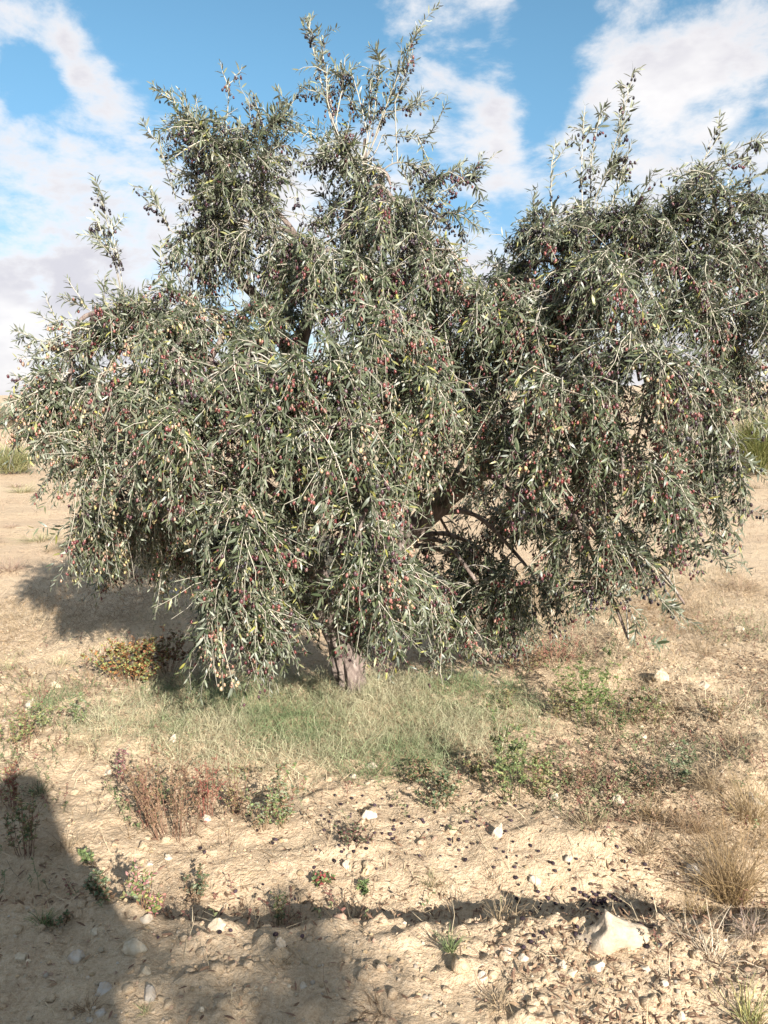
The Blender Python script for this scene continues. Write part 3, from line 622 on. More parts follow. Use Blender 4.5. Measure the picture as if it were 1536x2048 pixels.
STONES = [
 (1243, 1916, 165, 78, 'dusty', 'biggest pale rock on the foreground ridge with a peaked top', 6, 5, .26),
 (264, 1914, 58, 27, 'cream', 'flat oval cream stone in a sunny patch of the foreground ridge', 8, 3, .35),
 (562, 1902, 28, 28, 'white', 'white squarish stone beside dry grass on the foreground ridge', 12, 9, .15),
 (294, 2004, 34, 40, 'grey', 'grey-white egg-shaped stone near the bottom edge, just below a smaller one', 15, 3, .3),
 (286, 1846, 36, 20, 'white', 'pale rounded stone on the ridge crest under the pink-leaved weed', 16, 4, .35),
 (432, 1864, 44, 26, 'cream', 'rounded cream stone poking out of the crest in the sunlight', 18, 3, .4),
 (676, 1836, 42, 30, 'pink', 'pinkish brown round stone lying in the shaded furrow', 21, 2, .3),
 (691, 1740, 19, 23, 'white', 'small white upright stone on bare sand above the furrow', 23, 7, .15),
 (150, 1926, 38, 26, 'grey', 'grey chipped stone in the shadow of the person', 25, 7, .3),
 (38, 1926, 40, 22, 'cream', 'cream wedge-shaped stone in shadow by the corner of the ridge', 27, 7, .3),
 (188, 1874, 28, 15, 'cream', 'small flat cream stone in shadow just behind the grey chipped one', 29, 4, .3),
 (291, 1950, 23, 27, 'cream', 'upright cream pebble just above the egg-shaped stone', 31, 4, .25),
 (204, 1992, 46, 24, 'grey', 'dull grey stone half buried in shade near the bottom', 33, 5, .4),
 (197, 2036, 28, 15, 'grey', 'low grey stone at the bottom edge beside a white one', 35, 5, .3),
 (178, 2044, 18, 15, 'white', 'small white stone at the very bottom edge in shade', 37, 5, .2),
 (605, 1978, 20, 18, 'white', 'white pebble alone on the shaded slope of the ridge', 39, 6, .25),
 (1138, 1728, 22, 17, 'white', 'bright white stone on sunny sand with a short dark shadow', 41, 6, .2),
 (1071, 1770, 28, 18, 'white', 'white stone in the sun left of the crushed black olives', 43, 6, .3),
 (1390, 1752, 38, 30, 'grey', 'grey rounded stone with a rough face at the edge of the dry grass', 45, 3, .25),
 (1110, 1608, 25, 25, 'white', 'white blocky stone below the upright green weed', 47, 9, .15),
 (1213, 1592, 24, 17, 'cream', 'cream rounded stone beside the white stones on the low bank', 49, 4, .25),
 (1238, 1608, 30, 24, 'white', 'pale sloping stone next to the cream rounded one', 51, 6, .3),
 (1326, 1364, 38, 28, 'cream', 'large cream stone on the bank beyond the green weed', 53, 5, .3),
 (1410, 1380, 26, 22, 'white', 'white pointed stone in dry grass past the bank', 55, 8, .2),
 (1320, 1408, 22, 15, 'white', 'small white stone in front of the large cream bank stone', 57, 5, .25),
 (996, 1676, 26, 36, 'white', 'upright pale stone among fallen olives on the open sand', 59, 6, .25),
 (737, 1640, 38, 22, 'white', 'white cracked stone among fallen olives above the furrow', 61, 8, .3),
 (1105, 1234, 24, 20, 'white', 'white stone in the sun under the lowest branch tips', 63, 6, .25),
 (1176, 1226, 26, 18, 'white', 'pale stone behind the hanging branch, paired with another', 65, 5, .25),
 (1484, 1266, 34, 17, 'cream', 'long cream stone on the soil bank far from the trunk', 67, 5, .35),
 (413, 1642, 20, 16, 'white', 'white pebble at the foot of the red-stemmed weeds', 69, 4, .25),
 (57, 1420, 28, 26, 'white', 'white stone at the edge of dry grass near the frame edge', 71, 6, .25),
 (108, 1374, 24, 16, 'cream', 'cream stone on bare sand short of the orange-leaved bush', 73, 5, .3),
 (345, 1486, 16, 20, 'white', 'small white stone standing in the pale grass', 75, 5, .2),
 (255, 1578, 44, 18, 'white', 'white broken stone under the purple weed sprigs', 77, 9, .3),
 (212, 1552, 26, 14, 'white', 'thin white chip of stone beside the head of the shadow', 79, 8, .3),
 (300, 1732, 20, 12, 'white', 'flat white stone on sand next to the edge of the shadow', 81, 4, .35),
 (334, 1720, 20, 13, 'white', 'rounded white stone on sand, farther of two by the small weed', 83, 3, .3),
 (926, 1954, 34, 27, 'tan', 'tan stone low on the near face of the ridge', 85, 5, .35),
 (966, 1962, 26, 22, 'grey', 'grey pebble beside the tan stone on the near ridge face', 87, 6, .3),
 (1016, 1908, 26, 16, 'white', 'white chip on the ridge crest beside a brown clod', 89, 7, .25),
 (1048, 1922, 24, 14, 'white', 'white flat pebble just below the crest, next to the chip', 91, 5, .25),
 (1126, 1938, 22, 24, 'white', 'white upright pebble in the rubble below the biggest rock', 93, 6, .25),
 (1147, 1954, 26, 16, 'cream', 'cream flat pebble in the rubble below the biggest rock', 95, 5, .3),
 (1196, 1946, 40, 28, 'cream', 'blocky cream stone lying against the foot of the biggest rock', 97, 7, .3),
 (1292, 1944, 26, 16, 'white', 'whitish low stone at the end of the biggest rock', 101, 6, .3),
 (1330, 1984, 20, 14, 'white', 'small round white pebble in front of the pale curled grass', 103, 4, .25),
 (1362, 2044, 24, 22, 'white', 'white angular stone near the bottom beside green grass', 105, 9, .25),
 (1122, 2044, 24, 18, 'white', 'white stone cut by the bottom edge of the slope', 107, 8, .25),
 (1150, 1852, 34, 22, 'tan', 'tan clod-like stone at the shaded side of the biggest rock', 109, 6, .35),
 (742, 1538, 26, 15, 'white', 'white stone where the pale grass gives way to sand', 111, 7, .3),
 (706, 1556, 18, 13, 'white', 'small white stone nearest the grass edge, beside a larger one', 113, 6, .25),
 (1514, 1616, 36, 18, 'white', 'flat white stone in straw at the frame edge', 115, 5, .35),
 (340, 1192, 42, 12, 'grey', 'grey slab in the shade behind the low hanging foliage', 117, 4, .35),
 (432, 1352, 34, 18, 'cream', 'cream stones at the rim of the orange-leaved bush', 119, 5, .3),
 (730, 1752, 24, 20, 'tan', 'tan stone beside a small green sprig above the furrow', 121, 5, .4),
 (994, 1368, 22, 14, 'white', 'white stone lying where the grass meets dry weeds', 123, 6, .3),
 (1285, 1480, 30, 18, 'cream', 'cream stone on top of the soil bank', 125, 5, .35),
 (1345, 1495, 22, 14, 'white', 'white stone on the far side of the soil bank', 127, 5, .3)]
for i, s in enumerate(STONES):
    stone(s[0], s[1], s[2], s[3], s[4], s[5], s[6], s[7], s[8], name='rock' if s[2] > 100 else 'stone', rough=0.15 if s[2] > 100 else 0.13, deep=0.55 if s[2] > 100 else 0.85, cat='rock' if s[2] > 100 else 'stone')
# pebbles: shared shapes, one object each
PBM = []
for k in range(10):
    mb = MB(); v = stone_verts(300 + k, 6, 0.08, ICO2) * np.array((1, .8, .62)); mb.add(v, ICO2[1], np.array(TINTS[['white', 'cream', 'tan', 'cream', 'white', 'grey', 'tan', 'cream', 'pink', 'cream'][k]])); PBM.append(mb.mesh('pebble', M['stone']))
ZONES = [((20, 1010, 1880, 2045), 62, 'small pebble scattered on the shaded part of the foreground ridge', 'pebbles on the shaded ridge'),
         ((1010, 1500, 1890, 2045), 58, 'small pebble in the sunny rubble on the foreground ridge', 'pebbles on the sunny ridge'),
         ((600, 1300, 1560, 1790), 30, 'small pebble on the open sand between furrow and grass', 'pebbles on the open sand'),
         ((1180, 1520, 1230, 1640), 46, 'small pebble along the soil bank in the dry grass', 'pebbles on the soil bank'),
         ((0, 380, 1340, 1640), 24, 'small pebble on sand beside the pale grass', 'pebbles beside the pale grass')]
for (x0, x1, y0, y1), n, lab, grp in ZONES:
    for k in range(n):
        g = G(random.uniform(x0, x1), random.uniform(y0, y1)); o = bpy.data.objects.new('pebble', random.choice(PBM)); COL.objects.link(o)
        s = random.choice((8, 9, 10, 11, 12, 14, 17)) * mpp(g.y) * 0.52; o.location = (g.x, g.y, g.z + s * 0.12); o.scale = (s, s, s)
        o.rotation_euler = (random.uniform(-.3, .3), random.uniform(-.3, .3), random.uniform(0, 6.3)); tag(o, lab, 'pebble', grp)
def ground_pts(n, x0, x1, y0, y1, w):
    """random points of the ground, kept by a density function"""
    x = RNG.uniform(x0, x1, n); y = RNG.uniform(y0, y1, n); k = RNG.random(n) < w(x, y); x, y = x[k], y[k]
    return np.stack((x, y, height(x, y)), 1)
gp = ground_pts(34000, -2.6, 2.8, 1.4, 6.5, lambda x, y: 0.14 + 0.65 * (y < 2.0) + 0.3 * (vnoise(x * 2.5, y * 2.5) > 0.12) + 0.5 * np.exp(-(seg_dist(x, y, BANK) / .2) ** 2))
mb = MB(); s = (.0014 + .006 * RNG.random(len(gp)) ** 2.2) * (0.8 + 0.12 * gp[:, 1]); tv = ICO1[0]
rr = RNG.uniform(.6, 1.2, (len(gp), 1, 3)); v = gp[:, None] + tv[None] * s[:, None, None] * rr; tc_ = np.array([TINTS[k] for k in ('white', 'cream', 'tan', 'tan', 'pink')])[RNG.integers(0, 5, len(gp))] * RNG.uniform(.7, 1.05, (len(gp), 1))
mb.add(v.reshape(-1, 3), (ICO1[1][None] + (np.arange(len(gp)) * len(tv))[:, None, None]).reshape(-1, 3), np.repeat(tc_, len(tv), 0))
tag(mb.build('gravel', M['stone'], None, False), 'fine gravel and soil crumbs strewn over the sand', 'gravel', kind='stuff')
# soil clods
gp = ground_pts(4600, -2.2, 2.6, 1.4, 4.6, lambda x, y: 0.28 + 0.8 * (y < 2.05) + 0.6 * np.exp(-(seg_dist(x, y, BANK) / .2) ** 2))
mb = MB(); s = (.004 + .014 * RNG.random(len(gp)) ** 2) * (1 + .5 * (RNG.random(len(gp)) < .1)); cv, cf = ICO2
for k in range(6):
    q = gp[k::6]; sv = stone_verts(700 + k, 4, 0.22, ICO2); th = RNG.uniform(0, 6.3, len(q)); cs, sn = np.cos(th), np.sin(th)
    vx = sv[None, :, 0] * cs[:, None] - sv[None, :, 1] * sn[:, None]; vy = sv[None, :, 0] * sn[:, None] + sv[None, :, 1] * cs[:, None]
    v = q[:, None] + np.stack((vx, vy, np.broadcast_to(sv[None, :, 2] * .7, vx.shape)), -1) * s[k::6][:, None, None]
    mb.add(v.reshape(-1, 3), (cf[None] + (np.arange(len(q)) * len(sv))[:, None, None]).reshape(-1, 3), (.5, .4, .25))
tag(mb.build('soil_clods', M['soil'], None, True), 'loose clods of sandy soil', 'soil', kind='stuff')

# ------------------------------------------------------------------ grass, straw, litter
def blades(mb, org, dirn, L, W, col, droop, seg=4, curl=0.25):
    n = len(org); p = org.copy(); d = norm(dirn); out = [p.copy()]
    side = norm(np.cross(d, np.array((0, 0, 1.0))) + RNG.normal(0, .3, (n, 3)))
    for s in range(seg):
        d = norm(d + np.array((0, 0, -1.0)) * droop[:, None] + RNG.normal(0, curl, (n, 3))); p = p + d * (L / seg)[:, None]; out.append(p.copy())
    Q = np.stack(out, 1); w = np.linspace(1, .25, seg + 1)
    v = np.stack((Q - side[:, None] * (W[:, None] * w)[..., None] / 2, Q + side[:, None] * (W[:, None] * w)[..., None] / 2), 2).reshape(n, -1, 3)
    f = np.array([(2 * i, 2 * i + 1, 2 * i + 3, 2 * i + 2) for i in range(seg)])
    mb.add(v.reshape(-1, 3), (f[None] + (np.arange(n) * 2 * (seg + 1))[:, None, None]).reshape(-1, 4), np.repeat(col, 2 * (seg + 1), 0))
def grass_w(x, y):
    # the mat of wiry grass round the trunk
    c = ((x + 0.33) / 1.10) ** 2 + ((y - 3.48) / 0.62) ** 2 + 0.9 * fbm(x * 2.2, y * 2.2, 3) + 0.8 * fbm(x * 9, y * 9, 2)
    return np.clip(1.25 - c, 0, 1)
gp = ground_pts(125000, -1.8, 1.3, 2.6, 4.5, grass_w)
n = len(gp); th = RNG.uniform(0, 6.28, n) ; mb = MB()
g = np.clip(0.62 + 1.2 * fbm(gp[:, 0] * 2.4 + 9, gp[:, 1] * 2.4, 3) + RNG.normal(0, .22, n), 0, 1)[:, None]
col = (np.array((.56, .50, .33)) * (1 - g) + np.array((.19, .25, .115)) * g) * RNG.uniform(.6, 1.2, (n, 1)); col = np.where(RNG.random((n, 1)) < .08, np.array((.30, .21, .12)) * RNG.uniform(.6, 1.2, (n, 1)), col)
blades(mb, gp, np.stack((np.cos(th) * .8 + .25, np.sin(th) * .8, RNG.uniform(.15, .9, n)), 1), RNG.uniform(.05, .16, n), RNG.uniform(.0012, .0024, n), col, RNG.uniform(.0, .3, n), 4, .42)
tag(mb.build('grass', M['grass']), 'mat of fine wiry pale green grass round the foot of the trunk', 'grass', kind='stuff'); print('grass', n)
def straw_w(x, y):
    w = 0.95 * sstep(0.65, 1.15, x + .35 * vnoise(x * 2, y * 2)) * sstep(2.0, 2.5, y + .3 * vnoise(x * 3, 5 + x * 0)) + 0.5 * sstep(-0.8, -1.5, x) * sstep(2.6, 3.4, y) + 0.16
    w = w * (0.45 + 1.3 * np.clip(fbm(x * 1.8 + 3, y * 1.8, 3) + .25, 0, 1)) * (1 - 0.55 * (y < 2.0))
    return np.clip(w * (1 - 0.8 * (grass_w(x, y) > .3)), 0, 1)
gp = ground_pts(190000, -2.8, 3.0, 1.5, 6.6, straw_w)
n = len(gp); th = RNG.uniform(0, 6.28, n); mb = MB()
g = np.clip(.45 + 1.2 * fbm(gp[:, 0] * 1.6 + 2, gp[:, 1] * 1.6, 3) + RNG.normal(0, .2, n), 0, 1)[:, None]
col = (np.array((.58, .47, .31)) * (1 - g) + np.array((.22, .135, .065)) * g) * RNG.uniform(.55, 1.2, (n, 1))
blades(mb, gp, np.stack((np.cos(th), np.sin(th), RNG.uniform(.05, .9, n)), 1), RNG.uniform(.03, .12, n), RNG.uniform(.0012, .0028, n), col, RNG.uniform(.0, .3, n), 2, .35)
tag(mb.build('straw', M['litter']), 'dry straw and stubble lying on the sand', 'straw', kind='stuff'); print('straw', n)
gp = ground_pts(150000, -9, 10, 5.6, 20, lambda x, y: np.clip(1.1 * (fbm(x * .7, y * 1.1, 4) + .12), 0, 1) * (np.abs(x) < y * .6))
n = len(gp); th = RNG.uniform(0, 6.28, n); mb = MB(); g = RNG.random((n, 1))
col = (np.array((.42, .32, .22)) * (1 - g) + np.array((.27, .19, .14)) * g)
blades(mb, gp, np.stack((np.cos(th), np.sin(th), RNG.uniform(.4, 1.6, n)), 1), RNG.uniform(.04, .13, n), RNG.uniform(.003, .006, n), col, RNG.uniform(.0, .3, n), 2, .3)
tag(mb.build('stubble', M['litter']), 'thin dry stubble on the open field behind the tree', 'stubble', kind='stuff'); print('stubble', n)
# dead olive leaves and dark bits on the soil
gp = ground_pts(120000, -1.6, 2.2, 1.5, 4.4, lambda x, y: np.clip(0.03 + 0.8 * np.clip(fbm(x * 2.3 + 7, y * 2.3 + 1, 3) + .06, 0, 1) * sstep(-.3, .6, x) + .15 * np.exp(-((y - 2.12) / .1) ** 2), 0, 1))
n = len(gp); th = RNG.uniform(0, 6.28, n); mb = MB(); g = RNG.random((n, 1))
col = (np.array((.17, .095, .065)) * (1 - g) + np.array((.30, .20, .12)) * g) * RNG.uniform(.5, 1.2, (n, 1))
gp[:, 2] += .004
leaves(mb, gp, np.stack((np.cos(th), np.sin(th), RNG.normal(0.1, .25, n)), 1), np.stack((RNG.normal(0, .5, n), RNG.normal(0, .5, n), np.ones(n)), 1), RNG.uniform(.010, .032, n), RNG.uniform(.004, .008, n), col)
tag(mb.build('leaf_litter', M['litter']), 'dead brown leaves and bits strewn on the soil', 'leaf litter', kind='stuff'); print('litter', n)

def cover_w(x, y):
    w = 0.55 * sstep(.35, .9, x) * sstep(2.25, 2.6, y) * (1 - sstep(4.6, 5.6, y)) + .5 * np.exp(-((y - 2.72 - .05 * x) / .16) ** 2) * (x < .9) + .28 * (x < -.75) * (y > 2.0) * (y < 4.6) + .25 * np.exp(-((y - 2.1) / .12) ** 2)
    return np.clip(w * np.clip(1.6 * fbm(x * 2.6 + 5, y * 2.6 + 8, 3) + .35, 0, 1), 0, 1)
gp = ground_pts(34000, -2.2, 2.6, 1.9, 5.6, cover_w); n = len(gp); mb = MB()
th = RNG.uniform(0, 6.28, n); hgt = RNG.uniform(.02, .085, n); tip = np.stack((np.cos(th) * hgt * .6, np.sin(th) * hgt * .6, hgt), 1); q = np.linspace(0, 1, 4)
P4 = gp[:, None] + tip[:, None] * q[None, :, None] + RNG.normal(0, .004, (n, 4, 3)); kind = np.clip(RNG.random(n) + .35 * fbm(gp[:, 0] * 1.9, gp[:, 1] * 1.9, 2), 0, .999)
pal = np.array([(.22, .14, .085), (.30, .21, .13), (.26, .12, .09), (.36, .28, .18), (.20, .22, .10), (.15, .19, .08), (.24, .25, .13)]); pc = pal[(kind * 7).astype(int)]
tubes(mb, P4, np.full((n, 4), .0009), 3, pc * .8)
for t_ in (.3, .5, .65, .8, .9, 1.0, .4, .7):
    k = np.minimum((t_ * 3).__int__(), 2); u = t_ * 3 - k; o_ = P4[:, k] * (1 - u) + P4[:, k + 1] * u; a = RNG.uniform(0, 6.28, n); L = RNG.uniform(.006, .016, n)
    leaves(mb, o_, np.stack((np.cos(a), np.sin(a), RNG.normal(.3, .4, n)), 1), np.stack((RNG.normal(0, .5, n), RNG.normal(-.2, .5, n), np.ones(n)), 1), L, L * RNG.uniform(.3, .55, n), pc * RNG.uniform(.65, 1.3, (n, 1)))
tag(mb.build('ground_cover', M['weed']), 'tangle of small dry and green sprigs spread over the soil', 'ground cover', kind='stuff'); print('cover', n)
# ------------------------------------------------------------------ fallen olives, one object each
FM = []
for k in range(5):
    mb = MB(); v, f = sphere_t(10, 7); r = 1 + .16 * fbm(v[:, 0] * 2.5 + k * 7, v[:, 1] * 2.5 + v[:, 2] * 2, 3); v = v * r[:, None] * np.array((1.0, .74, .66))
    mb.add(v, f, np.array((.020, .013, .016)) * (1 + .5 * k)); FM.append(mb.mesh('fallen_olive', M['litter']))
FZ = [((1030, 1330, 1690, 1900), 62, 'shrivelled black olive fallen on the sand near the biggest rock', 'olives fallen near the biggest rock'),
      ((640, 1040, 1590, 1740), 90, 'shrivelled black olive fallen on the open sand below the grass', 'olives fallen on the open sand'),
      ((240, 660, 1600, 1880), 22, 'shrivelled black olive fallen around the small weeds by the shadow', 'olives fallen around the small weeds'),
      ((780, 1180, 1480, 1620), 26, 'shrivelled black olive fallen among the green weeds', 'olives fallen among the weeds')]
for (x0, x1, y0, y1), n, lab, grp in FZ:
    for k in range(n):
        g = G(random.uniform(x0, x1), random.uniform(y0, y1)); o = bpy.data.objects.new('fallen_olive', random.choice(FM)); COL.objects.link(o)
        s = random.uniform(.0045, .0085); o.scale = (s, s, s); o.location = (g.x, g.y, g.z + s * .5); o.rotation_euler = (random.uniform(-.3, .3), random.uniform(-.3, .3), random.uniform(0, 6.3)); tag(o, lab, 'olive', grp)
for k in range(34):                                   # the crushed heap
    g = G(random.gauss(1195, 26), random.gauss(1806, 9)); o = bpy.data.objects.new('fallen_olive', random.choice(FM)); COL.objects.link(o)
    s = random.uniform(.005, .009); o.scale = (s, s, s * .8); o.location = (g.x, g.y, g.z + s * .55); o.rotation_euler = (random.uniform(-.5, .5), random.uniform(-.5, .5), random.uniform(0, 6.3)); tag(o, 'dried black olive in the dark crushed heap beyond the biggest rock', 'olive', 'olives in the crushed heap')

# ------------------------------------------------------------------ weeds and tufts
def weed(px, py, hpx, spx, label, stems, leaf, lcol, scol, lean=0.0, lsize=(.010, .022), name='weed', lw=.42, per=26, up=1.0, flower=None, wood=.0022, side=0.35):
    g = G(px, py); m_ = mpp(g.y); Hm, Sm = hpx * m_ * 1.22, spx * m_ * 0.66; stems = int(stems * 1.5); per = int(per * 1.7); lsize = (lsize[0] * .62, lsize[1] * .72); wood *= .55; r = np.random.default_rng(int(px * 7 + py))
    t = empty(name, (g.x, g.y, g.z - .005), label, 'weed'); P_ = []
    for s in range(stems):
        a = r.uniform(0, 6.28); d = math.sqrt(r.random()) * Sm; b = np.array((math.cos(a), math.sin(a) * .8, 0)) * d * .35
        top = np.array((math.cos(a) * d + lean * Hm, math.sin(a) * d * .8, Hm * r.uniform(.55, 1.0) * (1 - .35 * (d / max(Sm, 1e-6)) ** 2)))
        q = np.linspace(0, 1, 8)[:, None]; c = b + (top - b) * q + np.array((0, 0, 1)) * (q * (1 - q)) * .15 * Hm + np.cumsum(r.normal(0, .012 * Hm, (8, 3)), 0)
        c[0] = b - np.array((0, 0, .01)); P_.append(c)
        mb = MB(); tubes(mb, c[None], np.linspace(wood, wood * .4, 8)[None], 4, np.array(scol) * r.uniform(.8, 1.2))
        nb = 4                                        # short side sprigs belong to their stem
        for _ in range(nb):
            i = r.integers(2, 7); e = c[i] + (r.normal(0, 1, 3) * np.array((1, 1, .5)) + np.array((0, 0, .7))) * side * .3 * Hm * r.uniform(.4, 1); cc = c[i] + (e - c[i]) * q; P_.append(cc)
            tubes(mb, cc[None], np.linspace(wood * .55, wood * .25, 8)[None], 3, np.array(scol) * r.uniform(.8, 1.2))
        mb.build('stem', M['stem'], t)
    P_ = np.array(P_); n = len(P_) * per
    i = r.integers(0, len(P_), n); f = r.uniform(.15, 1, n) * 6.99; k = f.astype(int); u = (f - k)[:, None]; o_ = P_[i, k] * (1 - u) + P_[i, k + 1] * u
    a = r.uniform(0, 6.28, n); ax = np.stack((np.cos(a), np.sin(a), r.normal(.45 * up, .35, n)), 1)
    c = np.array(leaf)[r.integers(0, len(leaf), n)] * r.uniform(.7, 1.3, (n, 1)); L = r.uniform(*lsize, n)
    mb = MB(); leaves(mb, o_, ax, np.stack((r.normal(0, .5, n), r.normal(-.2, .5, n), np.ones(n)), 1), L, L * lw, c)
    fo = mb.build('leaves', M['weed'], t); fo['kind'] = 'stuff'
    return t
GR, DG, OG, YL, RD, BR_, PK, GG = (.18, .23, .085), (.10, .135, .06), (.25, .24, .10), (.36, .32, .11), (.28, .07, .06), (.27, .17, .10), (.40, .20, .18), (.24, .26, .16)
W_ = [
 (296, 1650, 140, 60, 'thin reddish weed leaning away from the dense one', 6, [BR_, (.28, .14, .10), OG], (.24, .10, .07), (.006, .014), .5, 11),
 (412, 1632, 130, 70, 'dry rusty weed between the dense reddish one and the brown one', 8, [BR_, (.30, .17, .11), RD], (.25, .10, .07), (.006, .014), .5, 11),
 (518, 1660, 105, 60, 'half-withered green weed next to the dusty green one', 6, [GG, BR_, GR], (.22, .15, .09), (.008, .018), .5, 11),
 (240, 1560, 70, 60, 'purple-tinged sprigs above the white broken stone', 5, [(.22, .10, .11), (.30, .15, .14), GG], (.20, .08, .07), (.008, .017), .5, 10),
 (1122, 1440, 90, 70, 'brownish green weed filling the gap before the tallest bushy one', 8, [GR, BR_, OG], (.2, .14, .08), (.009, .018), .42, 12),
 (1225, 1470, 80, 80, 'dark green low weed at the foot of the tallest bushy one', 9, [DG, GR, BR_], (.17, .12, .07), (.009, .018), .42, 12),
 (1310, 1452, 70, 60, 'sparse olive-coloured weed beside the soil bank', 6, [OG, GR, BR_], (.2, .14, .08), (.008, .018), .42, 11),
 (1150, 1580, 60, 60, 'small brown weed behind the white blocky stone', 6, [BR_, OG, (.2, .12, .08)], (.2, .12, .08), (.007, .016), .45, 11),
 (840, 1560, 60, 70, 'small dark weed in the litter at the grass edge', 6, [DG, BR_, GR], (.16, .10, .06), (.009, .018), .42, 10),
 (30, 1620, 110, 60, 'tangled brown weed at the frame edge level with the head of the shadow', 7, [BR_, OG, RD], (.2, .1, .07), (.008, .018), .45, 10),
 (90, 1460, 70, 60, 'pale green weed among dry grass near the frame edge', 6, [GG, GR, OG], (.2, .15, .09), (.009, .019), .45, 10),
 (345, 1672, 205, 165, 'dense reddish-stemmed weed with seed heads in front of the pale grass', 18, [BR_, (.30, .19, .12), (.26, .17, .10), (.22, .15, .08)], (.20, .115, .075), (.006, .014), .55, 13),
 (562, 1650, 140, 80, 'dusty green weed with broad leaves near the end of the pale grass', 7, [GG, GR, BR_], (.22, .16, .09), (.010, .024), .5, 12),
 (472, 1628, 110, 70, 'brown dried weed standing between the red and the dusty green ones', 8, [BR_, (.20, .12, .08), OG], (.2, .11, .07), (.006, .015), .5, 11),
 (1180, 1446, 160, 125, 'tallest bushy green weed at the edge of the grass', 15, [GR, GR, OG, (.10, .16, .05)], (.16, .17, .06), (.012, .024), .42, 13),
 (1262, 1448, 85, 90, 'low green weed with dry stalks beside the tallest bushy one', 9, [GR, DG, BR_], (.22, .15, .08), (.010, .020), .42, 11),
 (1022, 1604, 185, 95, 'slender upright green weed with a dark central stalk', 8, [GR, GR, DG, OG], (.10, .10, .045), (.014, .032), .34, 10),
 (1070, 1592, 110, 60, 'short leafy weed leaning by the slender upright one', 5, [GR, OG, BR_], (.16, .15, .06), (.012, .026), .4, 10),
 (890, 1606, 72, 120, 'low spreading dark green weed on dark litter', 10, [DG, (.11, .14, .07), GG, BR_], (.13, .09, .05), (.012, .026), .42, 8),
 (1362, 1570, 92, 60, 'grey-green weed on the sunny bank', 6, [GG, DG], (.20, .16, .10), (.010, .022), .42, 11),
 (262, 1362, 95, 150, 'orange and yellow-green leafy bush just past the pale grass', 20, [OG, YL, (.30, .14, .05), GR, (.26, .10, .05)], (.20, .10, .05), (.014, .028), .6, 13),
 (330, 1340, 85, 110, 'rusty brown leafy bush in the tree shade behind the orange one', 15, [(.22, .10, .05), BR_, OG, (.18, .09, .05)], (.18, .09, .05), (.012, .026), .6, 12),
 (282, 1812, 105, 46, 'small weed with pink and green leaves at the shadow edge', 5, [GR, PK, GG, OG], (.22, .12, .07), (.012, .024), .5, 8),
 (304, 1832, 62, 30, 'tiny weed with red and yellow leaves on the ridge crest', 3, [YL, PK, GR], (.26, .10, .07), (.012, .024), .5, 8),
 (392, 1798, 72, 56, 'small dull weed at the edge of a soft shadow patch', 5, [GG, BR_, DG], (.16, .10, .06), (.009, .020), .5, 9),
 (205, 1800, 60, 60, 'dark green seedling in the deep shade of the shadow', 5, [DG, GG, BR_], (.14, .09, .05), (.012, .024), .5, 8),
 (182, 1735, 46, 34, 'tiny green sprig inside the long shadow', 3, [GR, DG], (.14, .10, .05), (.012, .022), .5, 8),
 (45, 1500, 120, 80, 'reddish green weed by the frame edge above the shadow', 8, [GR, BR_, OG], (.19, .10, .07), (.010, .022), .45, 10),
 (55, 1715, 150, 70, 'shaded weed with red stems inside the shadow', 8, [BR_, DG, OG], (.17, .09, .06), (.010, .022), .45, 9),
 (160, 1450, 80, 36, 'lone thin green weed on sand before the orange bush', 4, [GR, GG], (.18, .14, .08), (.012, .024), .5, 9),
 (1112, 1325, 72, 100, 'dry pinkish-red weed under the branch tips', 11, [(.32, .12, .10), BR_, (.36, .22, .14)], (.30, .12, .09), (.007, .016), .45, 11),
 (1040, 1350, 70, 90, 'brown withered weed where the grass ends', 10, [BR_, (.20, .12, .07), OG], (.22, .13, .08), (.008, .018), .45, 11),
 (1440, 1440, 62, 60, 'thin brown weed standing in the straw', 6, [BR_, OG], (.20, .12, .07), (.008, .016), .45, 8),
 (1310, 1590, 75, 110, 'dark withered weed below the soil bank', 10, [(.14, .09, .06), BR_, DG], (.16, .09, .06), (.008, .018), .45, 10),
 (700, 1690, 42, 80, 'dark little creeping weed on the open sand', 7, [(.10, .08, .055), DG, (.16, .07, .06)], (.14, .07, .05), (.008, .017), .5, 8),
 (640, 1770, 40, 50, 'small weed with a red leaf next to the white upright stone', 4, [DG, RD, GR], (.14, .08, .05), (.012, .022), .5, 7),
 (720, 1790, 32, 40, 'tiny dark sprig at the foot of the tan stone', 3, [DG, GR], (.14, .09, .05), (.011, .020), .5, 8),
 (560, 1850, 90, 40, 'wispy shaded weed on the far side of the furrow', 4, [DG, GR, BR_], (.20, .16, .09), (.008, .016), .4, 6),
 (1320, 1910, 70, 26, 'single stalk with a reddish tip among pale curled grass', 1, [GG, (.30, .15, .12)], (.26, .14, .09), (.010, .020), .4, 5),
 (960, 1560, 60, 60, 'sparse brown-green weed beside the low spreading one', 5, [OG, BR_, GR], (.2, .14, .08), (.010, .020), .45, 8),
 (1000, 1420, 46, 70, 'small dry weed at the sunny end of the grass mat', 6, [BR_, OG, GR], (.22, .14, .08), (.008, .018), .45, 8),
 (120, 1850, 40, 50, 'drab sprig in the deepest shade of the ridge', 4, [DG, BR_], (.14, .1, .06), (.009, .018), .45, 7)]
for (px, py, h, sp, lab, st, lf, sc, ls, lw, per) in W_:
    weed(px, py, h, sp, lab, st, lf, None, sc, lsize=ls, lw=lw, per=per)
